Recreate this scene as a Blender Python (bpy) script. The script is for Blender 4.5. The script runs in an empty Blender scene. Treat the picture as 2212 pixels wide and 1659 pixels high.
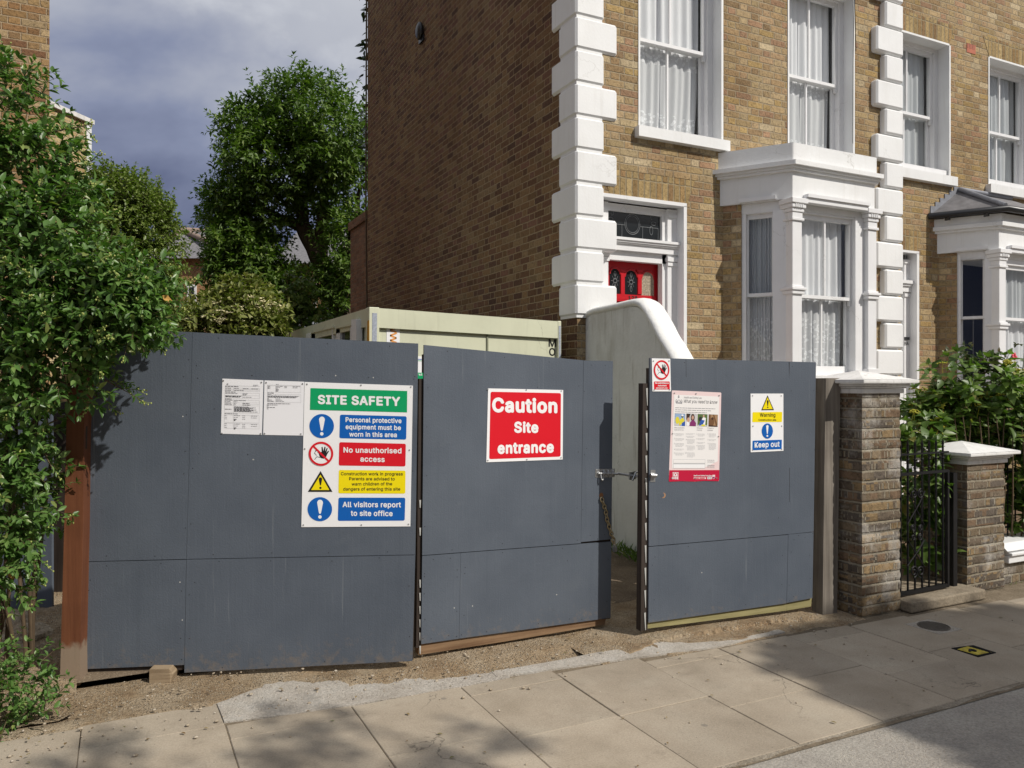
import bpy, bmesh, math, random
import numpy as np
from mathutils import Vector, Matrix
R=math.radians
random.seed(7); rng=np.random.default_rng(11)
sc=bpy.context.scene; COL=sc.collection
# ---------------------------------------------------------------- camera model
# street frame: X along the terrace, Y into the plots, Z up; camera 1.6 m above the pavement.
ALPHA=R(26.5); F=1700.0; CX,CY=1106.0,829.5; CZ=1.6
sa,ca=math.sin(ALPHA),math.cos(ALPHA)
def pd(x,y,d):
    xc=(x-CX)/F*d
    return Vector((d*sa+xc*ca, d*ca-xc*sa, CZ-(y-CY)/F*d))
def gp(x,y,z=0.0):
    d=(CZ-z)*F/(y-CY); return pd(x,y,d)
def ZM(x0,y0,s):
    return lambda a,b:((x0+a/s)*2212/4032,(y0+b/s)*2212/4032)
def xy_at_Y(x,Y):
    t=(x-CX)/F; return Y*(sa+ca*t)/(ca-sa*t)
def at_Y(x,y,Y):
    t=(x-CX)/F; d=Y/(ca-sa*t); return Vector((d*(sa+ca*t),Y,CZ-(y-CY)/F*d))
def at_X(x,y,X):
    t=(x-CX)/F; d=X/(sa+ca*t); return Vector((X,d*(ca-sa*t),CZ-(y-CY)/F*d))
class Plane:
    """vertical plane through two points of the picture at given depths"""
    def __init__(s,xa,da,xb,db):
        a=pd(xa,CY,da); b=pd(xb,CY,db); s.o=Vector((a.x,a.y,0)); h=b-a; h.z=0; s.h=h.normalized()
        s.n=Vector((s.h.y,-s.h.x,0)); s.L=h.length
        if s.n.dot(Vector((-s.o.x,-s.o.y,0)))<0: s.n=-s.n
    def pt(s,x,y,off=0.0):
        r=pd(x,y,1.0)-Vector((0,0,CZ))
        o=s.o+s.n*off
        t=(o-Vector((0,0,0))).dot(s.n)/r.dot(s.n)
        return Vector((r.x*t,r.y*t,CZ+r.z*t))
# ---------------------------------------------------------------- objects
WLOC={}
def tag(o,label=None,cat=None,group=None,kind=None):
    if label: o['label']=label
    if cat: o['category']=cat
    if group: o['group']=group
    if kind: o['kind']=kind
    return o
def thing(name,label,cat,loc=(0,0,0),group=None):
    o=bpy.data.objects.new(name,None); COL.objects.link(o); o.empty_display_size=.2
    o.location=loc; WLOC[o.name]=Vector(loc)
    return tag(o,label,cat,group)
class MB:
    def __init__(s): s.v=[]; s.f=[]; s.m=[]; s.sm=[]
    def add(s,vs,fs,mi=0,smooth=False):
        b=len(s.v); s.v+= [tuple(v) for v in vs]
        for f in fs: s.f.append(tuple(b+i for i in f)); s.m.append(mi); s.sm.append(smooth)
        return s
    def poly(s,pts,mi=0): return s.add(pts,[tuple(range(len(pts)))],mi)
    def box(s,x0,x1,y0,y1,z0,z1,mi=0):
        v=[(x0,y0,z0),(x1,y0,z0),(x1,y1,z0),(x0,y1,z0),(x0,y0,z1),(x1,y0,z1),(x1,y1,z1),(x0,y1,z1)]
        return s.add(v,[(3,2,1,0),(4,5,6,7),(0,1,5,4),(1,2,6,5),(2,3,7,6),(3,0,4,7)],mi)
    def prism(s,pts,vec,mi=0,smooth=False):
        n=len(pts); a=[Vector(p) for p in pts]; b=[p+Vector(vec) for p in a]
        nn=Vector((0,0,0))
        for i in range(n): nn+=(a[i]).cross(a[(i+1)%n])
        if nn.dot(Vector(vec))>0: a,b=list(reversed(a)),list(reversed(b))
        s.add(a+b,[tuple(range(n)),tuple(range(2*n-1,n-1,-1))],mi)
        s.add(a+b,[(i,i+n,(i+1)%n+n,(i+1)%n) for i in range(n)],mi,smooth)
        return s
    def obox(s,c,ax,ay,az,mi=0):
        """box from corner c with edge vectors"""
        c=Vector(c);ax=Vector(ax);ay=Vector(ay);az=Vector(az)
        return s.prism([c,c+ax,c+ax+ay,c+ay],az,mi)
    def tube(s,path,r,n=8,mi=0,cap=True,closed=False):
        path=[Vector(p) for p in path]; N=len(path); rs=r if isinstance(r,(list,tuple)) else [r]*N
        rings=[]; up=Vector((0.13,0.21,1)).normalized()
        for i,p in enumerate(path):
            a=path[(i-1)%N] if (closed or i>0) else p; b=path[(i+1)%N] if (closed or i<N-1) else p
            t=(b-a).normalized(); e=t.cross(up)
            if e.length<.15: e=t.cross(Vector((1,0.2,0)))
            e.normalize(); g=e.cross(t)
            rings.append([p+(e*math.cos(2*math.pi*k/n)+g*math.sin(2*math.pi*k/n))*rs[i] for k in range(n)])
        vs=[q for rg in rings for q in rg]; fs=[]
        for i in range(N if closed else N-1):
            j=(i+1)%N
            for k in range(n): fs.append((i*n+k,i*n+(k+1)%n,j*n+(k+1)%n,j*n+k))
        s.add(vs,fs,mi,True)
        if cap and not closed:
            s.add(rings[0],[tuple(range(n))],mi); s.add(rings[-1],[tuple(range(n-1,-1,-1))],mi)
        return s
    def cyl(s,a,b,r,n=12,mi=0): return s.tube([a,b],r,n,mi)
    def ellipsoid(s,c,rx,ry,rz,nu=12,nv=7,mi=0,jit=0):
        c=Vector(c); vs=[];fs=[]
        for j in range(nv+1):
            th=math.pi*j/nv
            for i in range(nu):
                ph=2*math.pi*i/nu; k=1+random.uniform(-jit,jit)
                vs.append(c+Vector((rx*k*math.sin(th)*math.cos(ph),ry*k*math.sin(th)*math.sin(ph),rz*k*math.cos(th))))
        for j in range(nv):
            for i in range(nu): fs.append((j*nu+i,(j+1)*nu+i,(j+1)*nu+(i+1)%nu,j*nu+(i+1)%nu))
        return s.add(vs,fs,mi,True)
    def build(s,name,mats,parent=None,bevel=0,seg=2,merge=False):
        me=bpy.data.meshes.new(name)
        w=WLOC.get(parent.name,Vector((0,0,0))) if parent else Vector((0,0,0))
        me.from_pydata([(x-w.x,y-w.y,z-w.z) for x,y,z in s.v],[],s.f)
        if not isinstance(mats,(list,tuple)): mats=[mats]
        for m in mats: me.materials.append(m)
        me.polygons.foreach_set('material_index',s.m); me.polygons.foreach_set('use_smooth',s.sm)
        if merge:
            bm=bmesh.new(); bm.from_mesh(me); bmesh.ops.remove_doubles(bm,verts=bm.verts,dist=1e-5); bm.to_mesh(me); bm.free()
        me.update()
        o=bpy.data.objects.new(name,me); COL.objects.link(o)
        if parent: o.parent=parent; WLOC[o.name]=w
        else: WLOC[o.name]=Vector((0,0,0))
        if bevel:
            b=o.modifiers.new('b','BEVEL'); b.width=bevel; b.segments=seg; b.limit_method='ANGLE'; b.angle_limit=R(40)
        return o
def copy_tree(o,parent=None):
    c=o.copy(); COL.objects.link(c); c.parent=parent
    for ch in list(o.children): copy_tree(ch,c)
    return c
# ---------------------------------------------------------------- materials
class NT:
    def __init__(s,name):
        s.m=bpy.data.materials.new(name); s.m.use_nodes=True; s.t=s.m.node_tree
        s.b=s.t.nodes['Principled BSDF']; s.out=s.t.nodes['Material Output']
    def n(s,typ,**k):
        nd=s.t.nodes.new(typ)
        for a,b in k.items(): setattr(nd,a,b)
        return nd
    def L(s,a,b): s.t.links.new(a,b)
    def math(s,op,a,b=None,c=None,clamp=False):
        nd=s.n('ShaderNodeMath',operation=op,use_clamp=clamp)
        for i,v in enumerate((a,b,c)):
            if v is None: continue
            if isinstance(v,(int,float)): nd.inputs[i].default_value=v
            else: s.L(v,nd.inputs[i])
        return nd.outputs[0]
    def noise(s,vec,scale,detail=3,rough=.55,out='Fac'):
        nd=s.n('ShaderNodeTexNoise'); nd.inputs['Scale'].default_value=scale; nd.inputs['Detail'].default_value=detail
        nd.inputs['Roughness'].default_value=rough
        if vec is not None: s.L(vec,nd.inputs['Vector'])
        return nd.outputs[out]
    def pos(s): return s.n('ShaderNodeNewGeometry').outputs['Position']
    def scaled(s,vec,sx,sy,sz):
        nd=s.n('ShaderNodeVectorMath',operation='MULTIPLY'); s.L(vec,nd.inputs[0]); nd.inputs[1].default_value=(sx,sy,sz); return nd.outputs[0]
    def ramp(s,fac,stops,interp='LINEAR'):
        nd=s.n('ShaderNodeValToRGB'); cr=nd.color_ramp; cr.interpolation=interp
        while len(cr.elements)<len(stops): cr.elements.new(.5)
        for e,(p,c) in zip(cr.elements,stops):
            e.position=p; e.color=(c,c,c,1) if isinstance(c,(int,float)) else (*c,1)
        s.L(fac,nd.inputs[0]); return nd.outputs[0]
    def mix(s,fac,a,b,blend='MIX'):
        nd=s.n('ShaderNodeMix',data_type='RGBA',blend_type=blend)
        for i,v in ((0,fac),(6,a),(7,b)):
            if isinstance(v,(int,float)): nd.inputs[i].default_value=v if i==0 else (v,v,v,1)
            elif isinstance(v,tuple): nd.inputs[i].default_value=(*v,1)
            else: s.L(v,nd.inputs[i])
        return nd.outputs[2]
    def bump(s,h,strength=.3,dist=.01):
        nd=s.n('ShaderNodeBump'); nd.inputs['Strength'].default_value=strength; nd.inputs['Distance'].default_value=dist
        s.L(h,nd.inputs['Height']); s.L(nd.outputs[0],s.b.inputs['Normal'])
    def set(s,color=None,rough=.6,metal=0,spec=.5):
        if color is not None:
            if isinstance(color,tuple): s.b.inputs['Base Color'].default_value=(*color,1)
            else: s.L(color,s.b.inputs['Base Color'])
        if isinstance(rough,(int,float)): s.b.inputs['Roughness'].default_value=rough
        else: s.L(rough,s.b.inputs['Roughness'])
        s.b.inputs['Metallic'].default_value=metal; s.b.inputs['Specular IOR Level'].default_value=spec
        return s.m
def paint(name,c,rough=.5,var=.12,scale=6,bump=.08,bscale=60,spec=.4,metal=0,dirt=None,dirtamt=.35):
    t=NT(name); p=t.pos(); n=t.noise(p,scale,4)
    lo=tuple(x*(1-var) for x in c); hi=tuple(min(x*(1+var),.95) for x in c)
    col=t.ramp(n,[(.3,lo),(.7,hi)])
    if dirt:
        n2=t.noise(t.scaled(p,1,1,.35),3.1,6,.65); f=t.ramp(n2,[(.50,0.0),(.75,dirtamt)])
        col=t.mix(f,col,dirt)
        n3=t.noise(t.scaled(p,22,22,1.3),1.0,5,.65); col=t.mix(t.ramp(n3,[(.56,0.0),(.76,dirtamt*1.3)]),col,dirt)
        ck=t.n('ShaderNodeTexVoronoi',feature='DISTANCE_TO_EDGE'); ck.inputs['Scale'].default_value=2.1; wv=t.n('ShaderNodeVectorMath',operation='ADD'); t.L(p,wv.inputs[0]); t.L(t.scaled(t.noise(p,5,4,.6,'Color'),.3,.3,.3),wv.inputs[1]); t.L(wv.outputs[0],ck.inputs['Vector'])
        col=t.mix(t.math('MULTIPLY',t.ramp(ck.outputs['Distance'],[(.0,.55),(.010,0.0)]),t.ramp(t.noise(p,1.2,2),[(.55,0.0),(.65,1.0)])),col,tuple(x*.7 for x in dirt))
    if bump: t.bump(t.noise(p,bscale,4),bump,.01)
    return t.set(col,rough,metal,spec)
def brick_mat(name,ramp,mortar,per=.3375,split=.667,rh=.075,joint=.010,bump=.85,vert=False,dirt=None,dirtamt=.5,rough=.9,wob=.012,speck=.55,white=None):
    t=NT(name); g=t.n('ShaderNodeNewGeometry'); pos=g.outputs['Position']
    sp=t.n('ShaderNodeSeparateXYZ'); t.L(pos,sp.inputs[0]); sn=t.n('ShaderNodeSeparateXYZ'); t.L(g.outputs['True Normal'],sn.inputs[0])
    u=t.math('SUBTRACT',t.math('MULTIPLY',sp.outputs[0],sn.outputs[1]),t.math('MULTIPLY',sp.outputs[1],sn.outputs[0]))
    z=sp.outputs[2]
    if vert: u,z=z,u
    wn=t.n('ShaderNodeTexNoise'); wn.inputs['Scale'].default_value=7; wn.inputs['Detail'].default_value=4; t.L(pos,wn.inputs['Vector'])
    ws=t.n('ShaderNodeSeparateColor'); t.L(wn.outputs['Color'],ws.inputs[0])
    u=t.math('ADD',u,t.math('MULTIPLY',t.math('SUBTRACT',ws.outputs[0],.5),wob*2)); z=t.math('ADD',z,t.math('MULTIPLY',t.math('SUBTRACT',ws.outputs[1],.5),wob))
    zr=t.math('DIVIDE',z,rh); row=t.math('FLOOR',zr); fz=t.math('SUBTRACT',zr,row)
    sh=t.math('MULTIPLY',t.math('FLOORED_MODULO',row,2.0),.5)
    uu=t.math('ADD',t.math('DIVIDE',u,per),sh); iu=t.math('FLOOR',uu); fu=t.math('SUBTRACT',uu,iu)
    isH=t.math('GREATER_THAN',fu,split)
    dv=t.math('MULTIPLY',t.math('MINIMUM',t.math('MINIMUM',fu,t.math('SUBTRACT',1.0,fu)),t.math('ABSOLUTE',t.math('SUBTRACT',fu,split))),per)
    dh=t.math('MULTIPLY',t.math('MINIMUM',fz,t.math('SUBTRACT',1.0,fz)),rh)
    d=t.math('MINIMUM',dv,dh)
    edge=t.math('MULTIPLY',t.math('SUBTRACT',t.noise(pos,55,3),.5),.010)
    d=t.math('ADD',d,edge)
    mr=t.n('ShaderNodeMapRange',interpolation_type='SMOOTHSTEP'); t.L(d,mr.inputs[0])
    mr.inputs[1].default_value=joint*.5-.002; mr.inputs[2].default_value=joint*.5+.003
    mask=mr.outputs[0]
    cb=t.n('ShaderNodeCombineXYZ'); t.L(t.math('ADD',t.math('MULTIPLY',iu,2.0),isH),cb.inputs[0]); t.L(row,cb.inputs[1])
    wh=t.n('ShaderNodeTexWhiteNoise',noise_dimensions='3D'); t.L(cb.outputs[0],wh.inputs['Vector'])
    n=len(ramp); col=t.ramp(wh.outputs['Value'],[(i/n,c) for i,c in enumerate(ramp)],'CONSTANT')
    sc2=t.n('ShaderNodeSeparateColor'); t.L(wh.outputs['Color'],sc2.inputs[0])
    col=t.mix(1.0,col,t.ramp(sc2.outputs[1],[(0,.80),(1,1.16)]),'MULTIPLY')
    s1=t.noise(pos,38,5,.7); col=t.mix(speck,col,t.ramp(s1,[(.34,.12),(.46,.85),(.6,1.15),(.74,1.6)]),'MULTIPLY')
    mcol=t.mix(.5,mortar,t.ramp(t.noise(pos,25,4),[(.3,.6),(.7,1.25)]),'MULTIPLY')
    c=t.mix(mask,mcol,col)
    if dirt:
        n2=t.noise(t.scaled(pos,1,1,.6),.9,5,.6); c=t.mix(t.ramp(n2,[(.42,0.0),(.66,dirtamt)]),c,t.mix(1.0,c,dirt,'MULTIPLY'))
    if white:
        n3=t.noise(t.scaled(pos,1,1,1),3.3,6,.7); c=t.mix(t.ramp(n3,[(.53,0.0),(.68,white)]),c,(.52,.5,.46))
    h=t.math('ADD',t.math('MULTIPLY',mask,1.0),t.math('MULTIPLY',s1,.5))
    t.bump(h,bump,.022)
    return t.set(c,rough,0,.2)
def plain(name,c,rough=.6,metal=0,spec=.5):
    t=NT(name); n=t.noise(t.pos(),18,3); col=t.ramp(n,[(.3,tuple(x*.93 for x in c)),(.7,tuple(min(1,x*1.05) for x in c))]); return t.set(col,rough,metal,spec)
def leaf_mat(name,stops,gloss=.38,trans=.3,tcol=None):
    t=NT(name); g=t.n('ShaderNodeNewGeometry'); col=t.ramp(g.outputs['Random Per Island'],stops)
    ln=t.noise(g.outputs['Position'],2.2,2); col=t.mix(.55,col,t.ramp(ln,[(.3,.7),(.7,1.25)]),'MULTIPLY')
    t.set(col,gloss,0,.4)
    tr=t.n('ShaderNodeBsdfTranslucent'); t.L(t.mix(1.0,col,tcol or (1.1,1.5,.45),'MULTIPLY'),tr.inputs[0])
    mx=t.n('ShaderNodeMixShader'); mx.inputs[0].default_value=trans
    t.L(t.b.outputs[0],mx.inputs[1]); t.L(tr.outputs[0],mx.inputs[2]); t.L(mx.outputs[0],t.out.inputs[0])
    return t.m
M={}
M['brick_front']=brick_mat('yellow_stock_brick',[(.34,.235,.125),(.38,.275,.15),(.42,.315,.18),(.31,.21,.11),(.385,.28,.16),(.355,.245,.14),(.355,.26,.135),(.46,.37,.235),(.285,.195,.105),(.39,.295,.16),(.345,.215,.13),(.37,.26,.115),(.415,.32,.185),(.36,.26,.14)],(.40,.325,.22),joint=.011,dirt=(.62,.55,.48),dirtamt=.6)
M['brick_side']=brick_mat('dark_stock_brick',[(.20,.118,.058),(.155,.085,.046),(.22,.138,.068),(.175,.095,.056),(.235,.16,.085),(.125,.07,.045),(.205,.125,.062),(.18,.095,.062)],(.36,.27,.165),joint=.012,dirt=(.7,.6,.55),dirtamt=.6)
M['brick_red']=brick_mat('reddish_brick',[(.22,.115,.065),(.19,.095,.055),(.25,.135,.08),(.21,.12,.078)],(.27,.19,.13),dirt=(.35,.3,.3),dirtamt=.7)
M['brick_left']=brick_mat('ochre_brick',[(.28,.17,.075),(.23,.13,.06),(.33,.21,.10),(.20,.105,.055),(.30,.20,.095),(.24,.15,.075),(.37,.27,.15)],(.36,.27,.17),joint=.012)
M['brick_pale']=brick_mat('pale_yellow_brick',[(.50,.38,.19),(.45,.33,.16),(.55,.44,.25),(.40,.27,.13)],(.52,.43,.28),joint=.012)
M['brick_pier']=brick_mat('weathered_pier_brick',[(.165,.13,.092),(.20,.152,.098),(.135,.105,.076),(.245,.172,.092),(.12,.098,.078),(.175,.118,.075)],(.27,.235,.175),per=.32,rh=.0715,joint=.014,bump=.8,wob=.008,speck=.5,white=.5,dirt=(.7,.66,.6))
M['brick_arch']=brick_mat('soldier_brick',[(.33,.235,.11),(.29,.19,.085),(.37,.27,.13),(.26,.165,.08)],(.33,.265,.165),per=.46,split=.5,rh=.075,joint=.013,vert=True,speck=.5)
M['brick_far']=brick_mat('distant_brick',[(.36,.19,.09),(.42,.25,.12),(.33,.18,.09)],(.42,.3,.19))
M['white']=paint('white_masonry_paint',(.74,.745,.745),.55,.03,3,.12,40,dirt=(.52,.50,.46),dirtamt=.22)
M['white_wood']=paint('white_gloss_paint',(.75,.75,.755),.3,.03,5,.04,50,spec=.5,dirt=(.6,.58,.54),dirtamt=.15)
M['render_grey']=paint('grey_render',(.68,.69,.66),.85,.06,4,.3,30,dirt=(.36,.345,.29),dirtamt=.7)
M['render_white']=paint('white_render',(.78,.78,.76),.8,.04,5,.35,35,dirt=(.5,.5,.46),dirtamt=.4)
M['cap']=paint('painted_stone_cap',(.72,.71,.69),.7,.06,7,.15,40,dirt=(.33,.32,.3),dirtamt=.55)
def board():
    t=NT('grey_painted_plywood'); p=t.pos(); n=t.noise(p,2.5,5,.6)
    col=t.ramp(n,[(.3,(.076,.092,.118)),(.7,(.094,.112,.140))])
    gr=t.noise(t.scaled(p,60,60,2.2),1.0,4,.6); sc_=t.noise(t.scaled(p,4.5,4.5,70),1.0,3,.6); sm=t.noise(p,9,4,.5)
    col=t.mix(t.ramp(gr,[(.62,0.0),(.78,.2)]),col,(.15,.175,.205))
    sm2=t.math('MULTIPLY',t.ramp(sc_,[(.72,0.0),(.79,.5)]),t.ramp(sm,[(.6,0.0),(.68,1.0)]))
    col=t.mix(sm2,col,(.34,.36,.38))
    sp=t.n('ShaderNodeTexVoronoi'); sp.inputs['Scale'].default_value=7.5; t.L(p,sp.inputs['Vector'])
    col=t.mix(t.ramp(sp.outputs['Distance'],[(.02,.22),(.12,0.0)]),col,(.06,.07,.085))
    col=t.mix(t.ramp(t.noise(p,3.7,6,.7),[(.60,0.0),(.8,.35)]),col,(.13,.145,.16))
    dr=t.noise(t.scaled(p,16,16,.7),1.0,5,.6); col=t.mix(t.ramp(dr,[(.58,0.0),(.72,.22)]),col,(.058,.072,.094))
    dr2=t.noise(t.scaled(p,34,34,1.1),1.3,3,.6); col=t.mix(t.math('MULTIPLY',t.ramp(dr2,[(.66,0.0),(.74,.55)]),t.ramp(t.noise(p,1.6,2),[(.48,0.0),(.6,1.0)])),col,(.17,.19,.21))
    spz=t.n('ShaderNodeSeparateXYZ'); t.L(p,spz.inputs[0]); mud=t.math('SUBTRACT',t.noise(p,19,6,.75),t.math('MULTIPLY',spz.outputs[2],1.1))
    col=t.mix(t.ramp(mud,[(.38,0.0),(.60,.5)]),col,(.21,.165,.12))
    t.bump(t.math('ADD',t.math('ADD',t.math('MULTIPLY',gr,.9),t.noise(p,120,2)),t.math('MULTIPLY',t.noise(p,1.3,2),9.0)),.2,.006)
    return t.set(col,t.ramp(n,[(.3,.5),(.7,.62)]),0,.4)
M['board']=board()
M['board_edge']=plain('board_edge_dark',(.03,.03,.032),.8)
def wood(name,a,b,rough=.75,axis='z',scale=1.0,bump=.25,foot=None):
    t=NT(name); p=t.pos(); s=(40,40,1.6) if axis=='z' else (2,2,45)
    n=t.noise(t.scaled(p,*[k*scale for k in s]),1.0,5,.6); col=t.ramp(n,[(.32,a),(.68,b)])
    col=t.mix(.5,col,t.ramp(t.noise(p,5,3),[(.3,.75),(.7,1.2)]),'MULTIPLY')
    if foot:
        sp=t.n('ShaderNodeSeparateXYZ'); t.L(p,sp.inputs[0])
        h=t.math('ADD',sp.outputs[2],t.math('MULTIPLY',t.math('SUBTRACT',t.noise(p,22,3),.5),.10))
        col=t.mix(t.ramp(h,[(foot[0],.85),(foot[0]+.04,0.0)]),col,foot[1])
    t.bump(n,bump,.006); return t.set(col,rough,0,.3)
M['post_brown']=wood('red_brown_timber',(.115,.040,.018),(.165,.062,.028),.6,foot=(.20,(.26,.205,.15)))
M['post_grey']=wood('weathered_grey_timber',(.13,.113,.095),(.235,.208,.175),.85,bump=.5)
M['rail_brown']=wood('bare_timber_rail',(.15,.085,.045),(.27,.175,.10),.85,'x')
M['rail_green']=wood('treated_green_timber',(.22,.195,.085),(.33,.295,.145),.85,'x')
M['dark']=plain('dark_void',(.012,.012,.012),.9,0,.1)
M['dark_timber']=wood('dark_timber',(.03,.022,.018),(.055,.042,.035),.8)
M['steel']=paint('galvanised_steel',(.52,.53,.54),.38,.12,40,.05,metal=.9)
M['brass']=paint('yellowed_chain_steel',(.36,.30,.19),.4,.25,40,.05,metal=.85)
M['iron']=paint('black_iron_paint',(.008,.008,.009),.45,.2,20,.1,spec=.25)
M['red_door']=plain('red_gloss_paint',(.50,.012,.02),.3)
M['cabin']=paint('cream_green_cabin_paint',(.60,.61,.455),.5,.04,2,.05,20,dirt=(.36,.36,.26),dirtamt=.25)
M['cabin_dark']=paint('cabin_seam',(.21,.22,.15),.6,.1)
M['orange']=paint('orange_tape',(.52,.26,.02),.6,.25,40)
M['grey_tape']=paint('grey_strip',(.33,.36,.42),.5,.2,60)
M['lead']=paint('lead_flashing',(.24,.25,.28),.5,.15,12,.2,30,metal=.3)
M['slate']=paint('slate_roof',(.16,.155,.16),.7,.25,9,.3,20)
M['gutter']=plain('black_gutter',(.02,.021,.024),.35)
M['terracotta']=plain('terracotta',(.42,.13,.075),.8)
M['bark']=wood('bark',(.05,.036,.025),(.12,.09,.06),.9,bump=.9)
M['twig']=wood('twig_bark',(.07,.05,.03),(.15,.105,.065),.85,bump=.4)
M['stem']=plain('green_stem',(.11,.15,.035),.6)
def glass():
    t=NT('window_glass'); tr=t.n('ShaderNodeBsdfTransparent'); tr.inputs[0].default_value=(.95,.965,.97,1)
    gl=t.n('ShaderNodeBsdfGlossy'); gl.inputs['Roughness'].default_value=.02
    lw=t.n('ShaderNodeLayerWeight'); lw.inputs[0].default_value=.5
    f=t.math('ADD',t.math('MULTIPLY',t.math('POWER',lw.outputs['Facing'],4.0),.75),.07,clamp=True)
    nb=t.n('ShaderNodeBump'); nb.inputs['Strength'].default_value=.03; t.L(t.noise(t.pos(),2.0,2),nb.inputs['Height']); t.L(nb.outputs[0],gl.inputs['Normal'])
    mx=t.n('ShaderNodeMixShader'); t.L(f,mx.inputs[0]); t.L(tr.outputs[0],mx.inputs[1]); t.L(gl.outputs[0],mx.inputs[2]); t.L(mx.outputs[0],t.out.inputs[0])
    return t.m
M['glass']=glass()
M['dark_glass']=plain('dark_leaded_glass',(.014,.017,.02),.12)
M['room_backing']=plain('unlit_backing',(.035,.033,.032),.9)  # near-black colour stands in for the unlit interior behind the panes
def net(name,col,op,lace=False):
    t=NT(name); p=t.pos(); t.set(col,.9,0,.1)
    tl=t.n('ShaderNodeBsdfTranslucent'); tl.inputs[0].default_value=(*col,1)
    m1=t.n('ShaderNodeMixShader'); m1.inputs[0].default_value=.15; t.L(t.b.outputs[0],m1.inputs[1]); t.L(tl.outputs[0],m1.inputs[2])
    tp=t.n('ShaderNodeBsdfTransparent'); m2=t.n('ShaderNodeMixShader')
    v=t.n('ShaderNodeTexVoronoi'); v.inputs['Scale'].default_value=26; t.L(p,v.inputs['Vector'])
    sp=t.n('ShaderNodeSeparateXYZ'); t.L(p,sp.inputs[0])
    if lace:
        zz=t.math('PINGPONG',t.math('ADD',sp.outputs[2],.18),.55)
        band=t.math('LESS_THAN',t.math('ABSOLUTE',t.math('SUBTRACT',zz,.16)),.13)
        fl=t.math('MULTIPLY',t.ramp(v.outputs['Distance'],[(.1,0.0),(.2,1.0),(.38,1.0),(.45,0.0)]),band)
        f=t.math('ADD',t.math('MULTIPLY',fl,.35),op,clamp=True)
    else: f=t.math('ADD',t.math('MULTIPLY',t.noise(p,1.5,2),.12),op-.06)
    t.L(f,m2.inputs[0]); t.L(tp.outputs[0],m2.inputs[1]); t.L(m1.outputs[0],m2.inputs[2]); t.L(m2.outputs[0],t.out.inputs[0]); return t.m
M['net']=net('white_net_curtain',(.90,.90,.91),.95)
M['lace']=net('white_lace_curtain',(.90,.90,.90),.76,True)
M['net_grey']=net('grey_net_curtain',(.74,.76,.77),.75)
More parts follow.
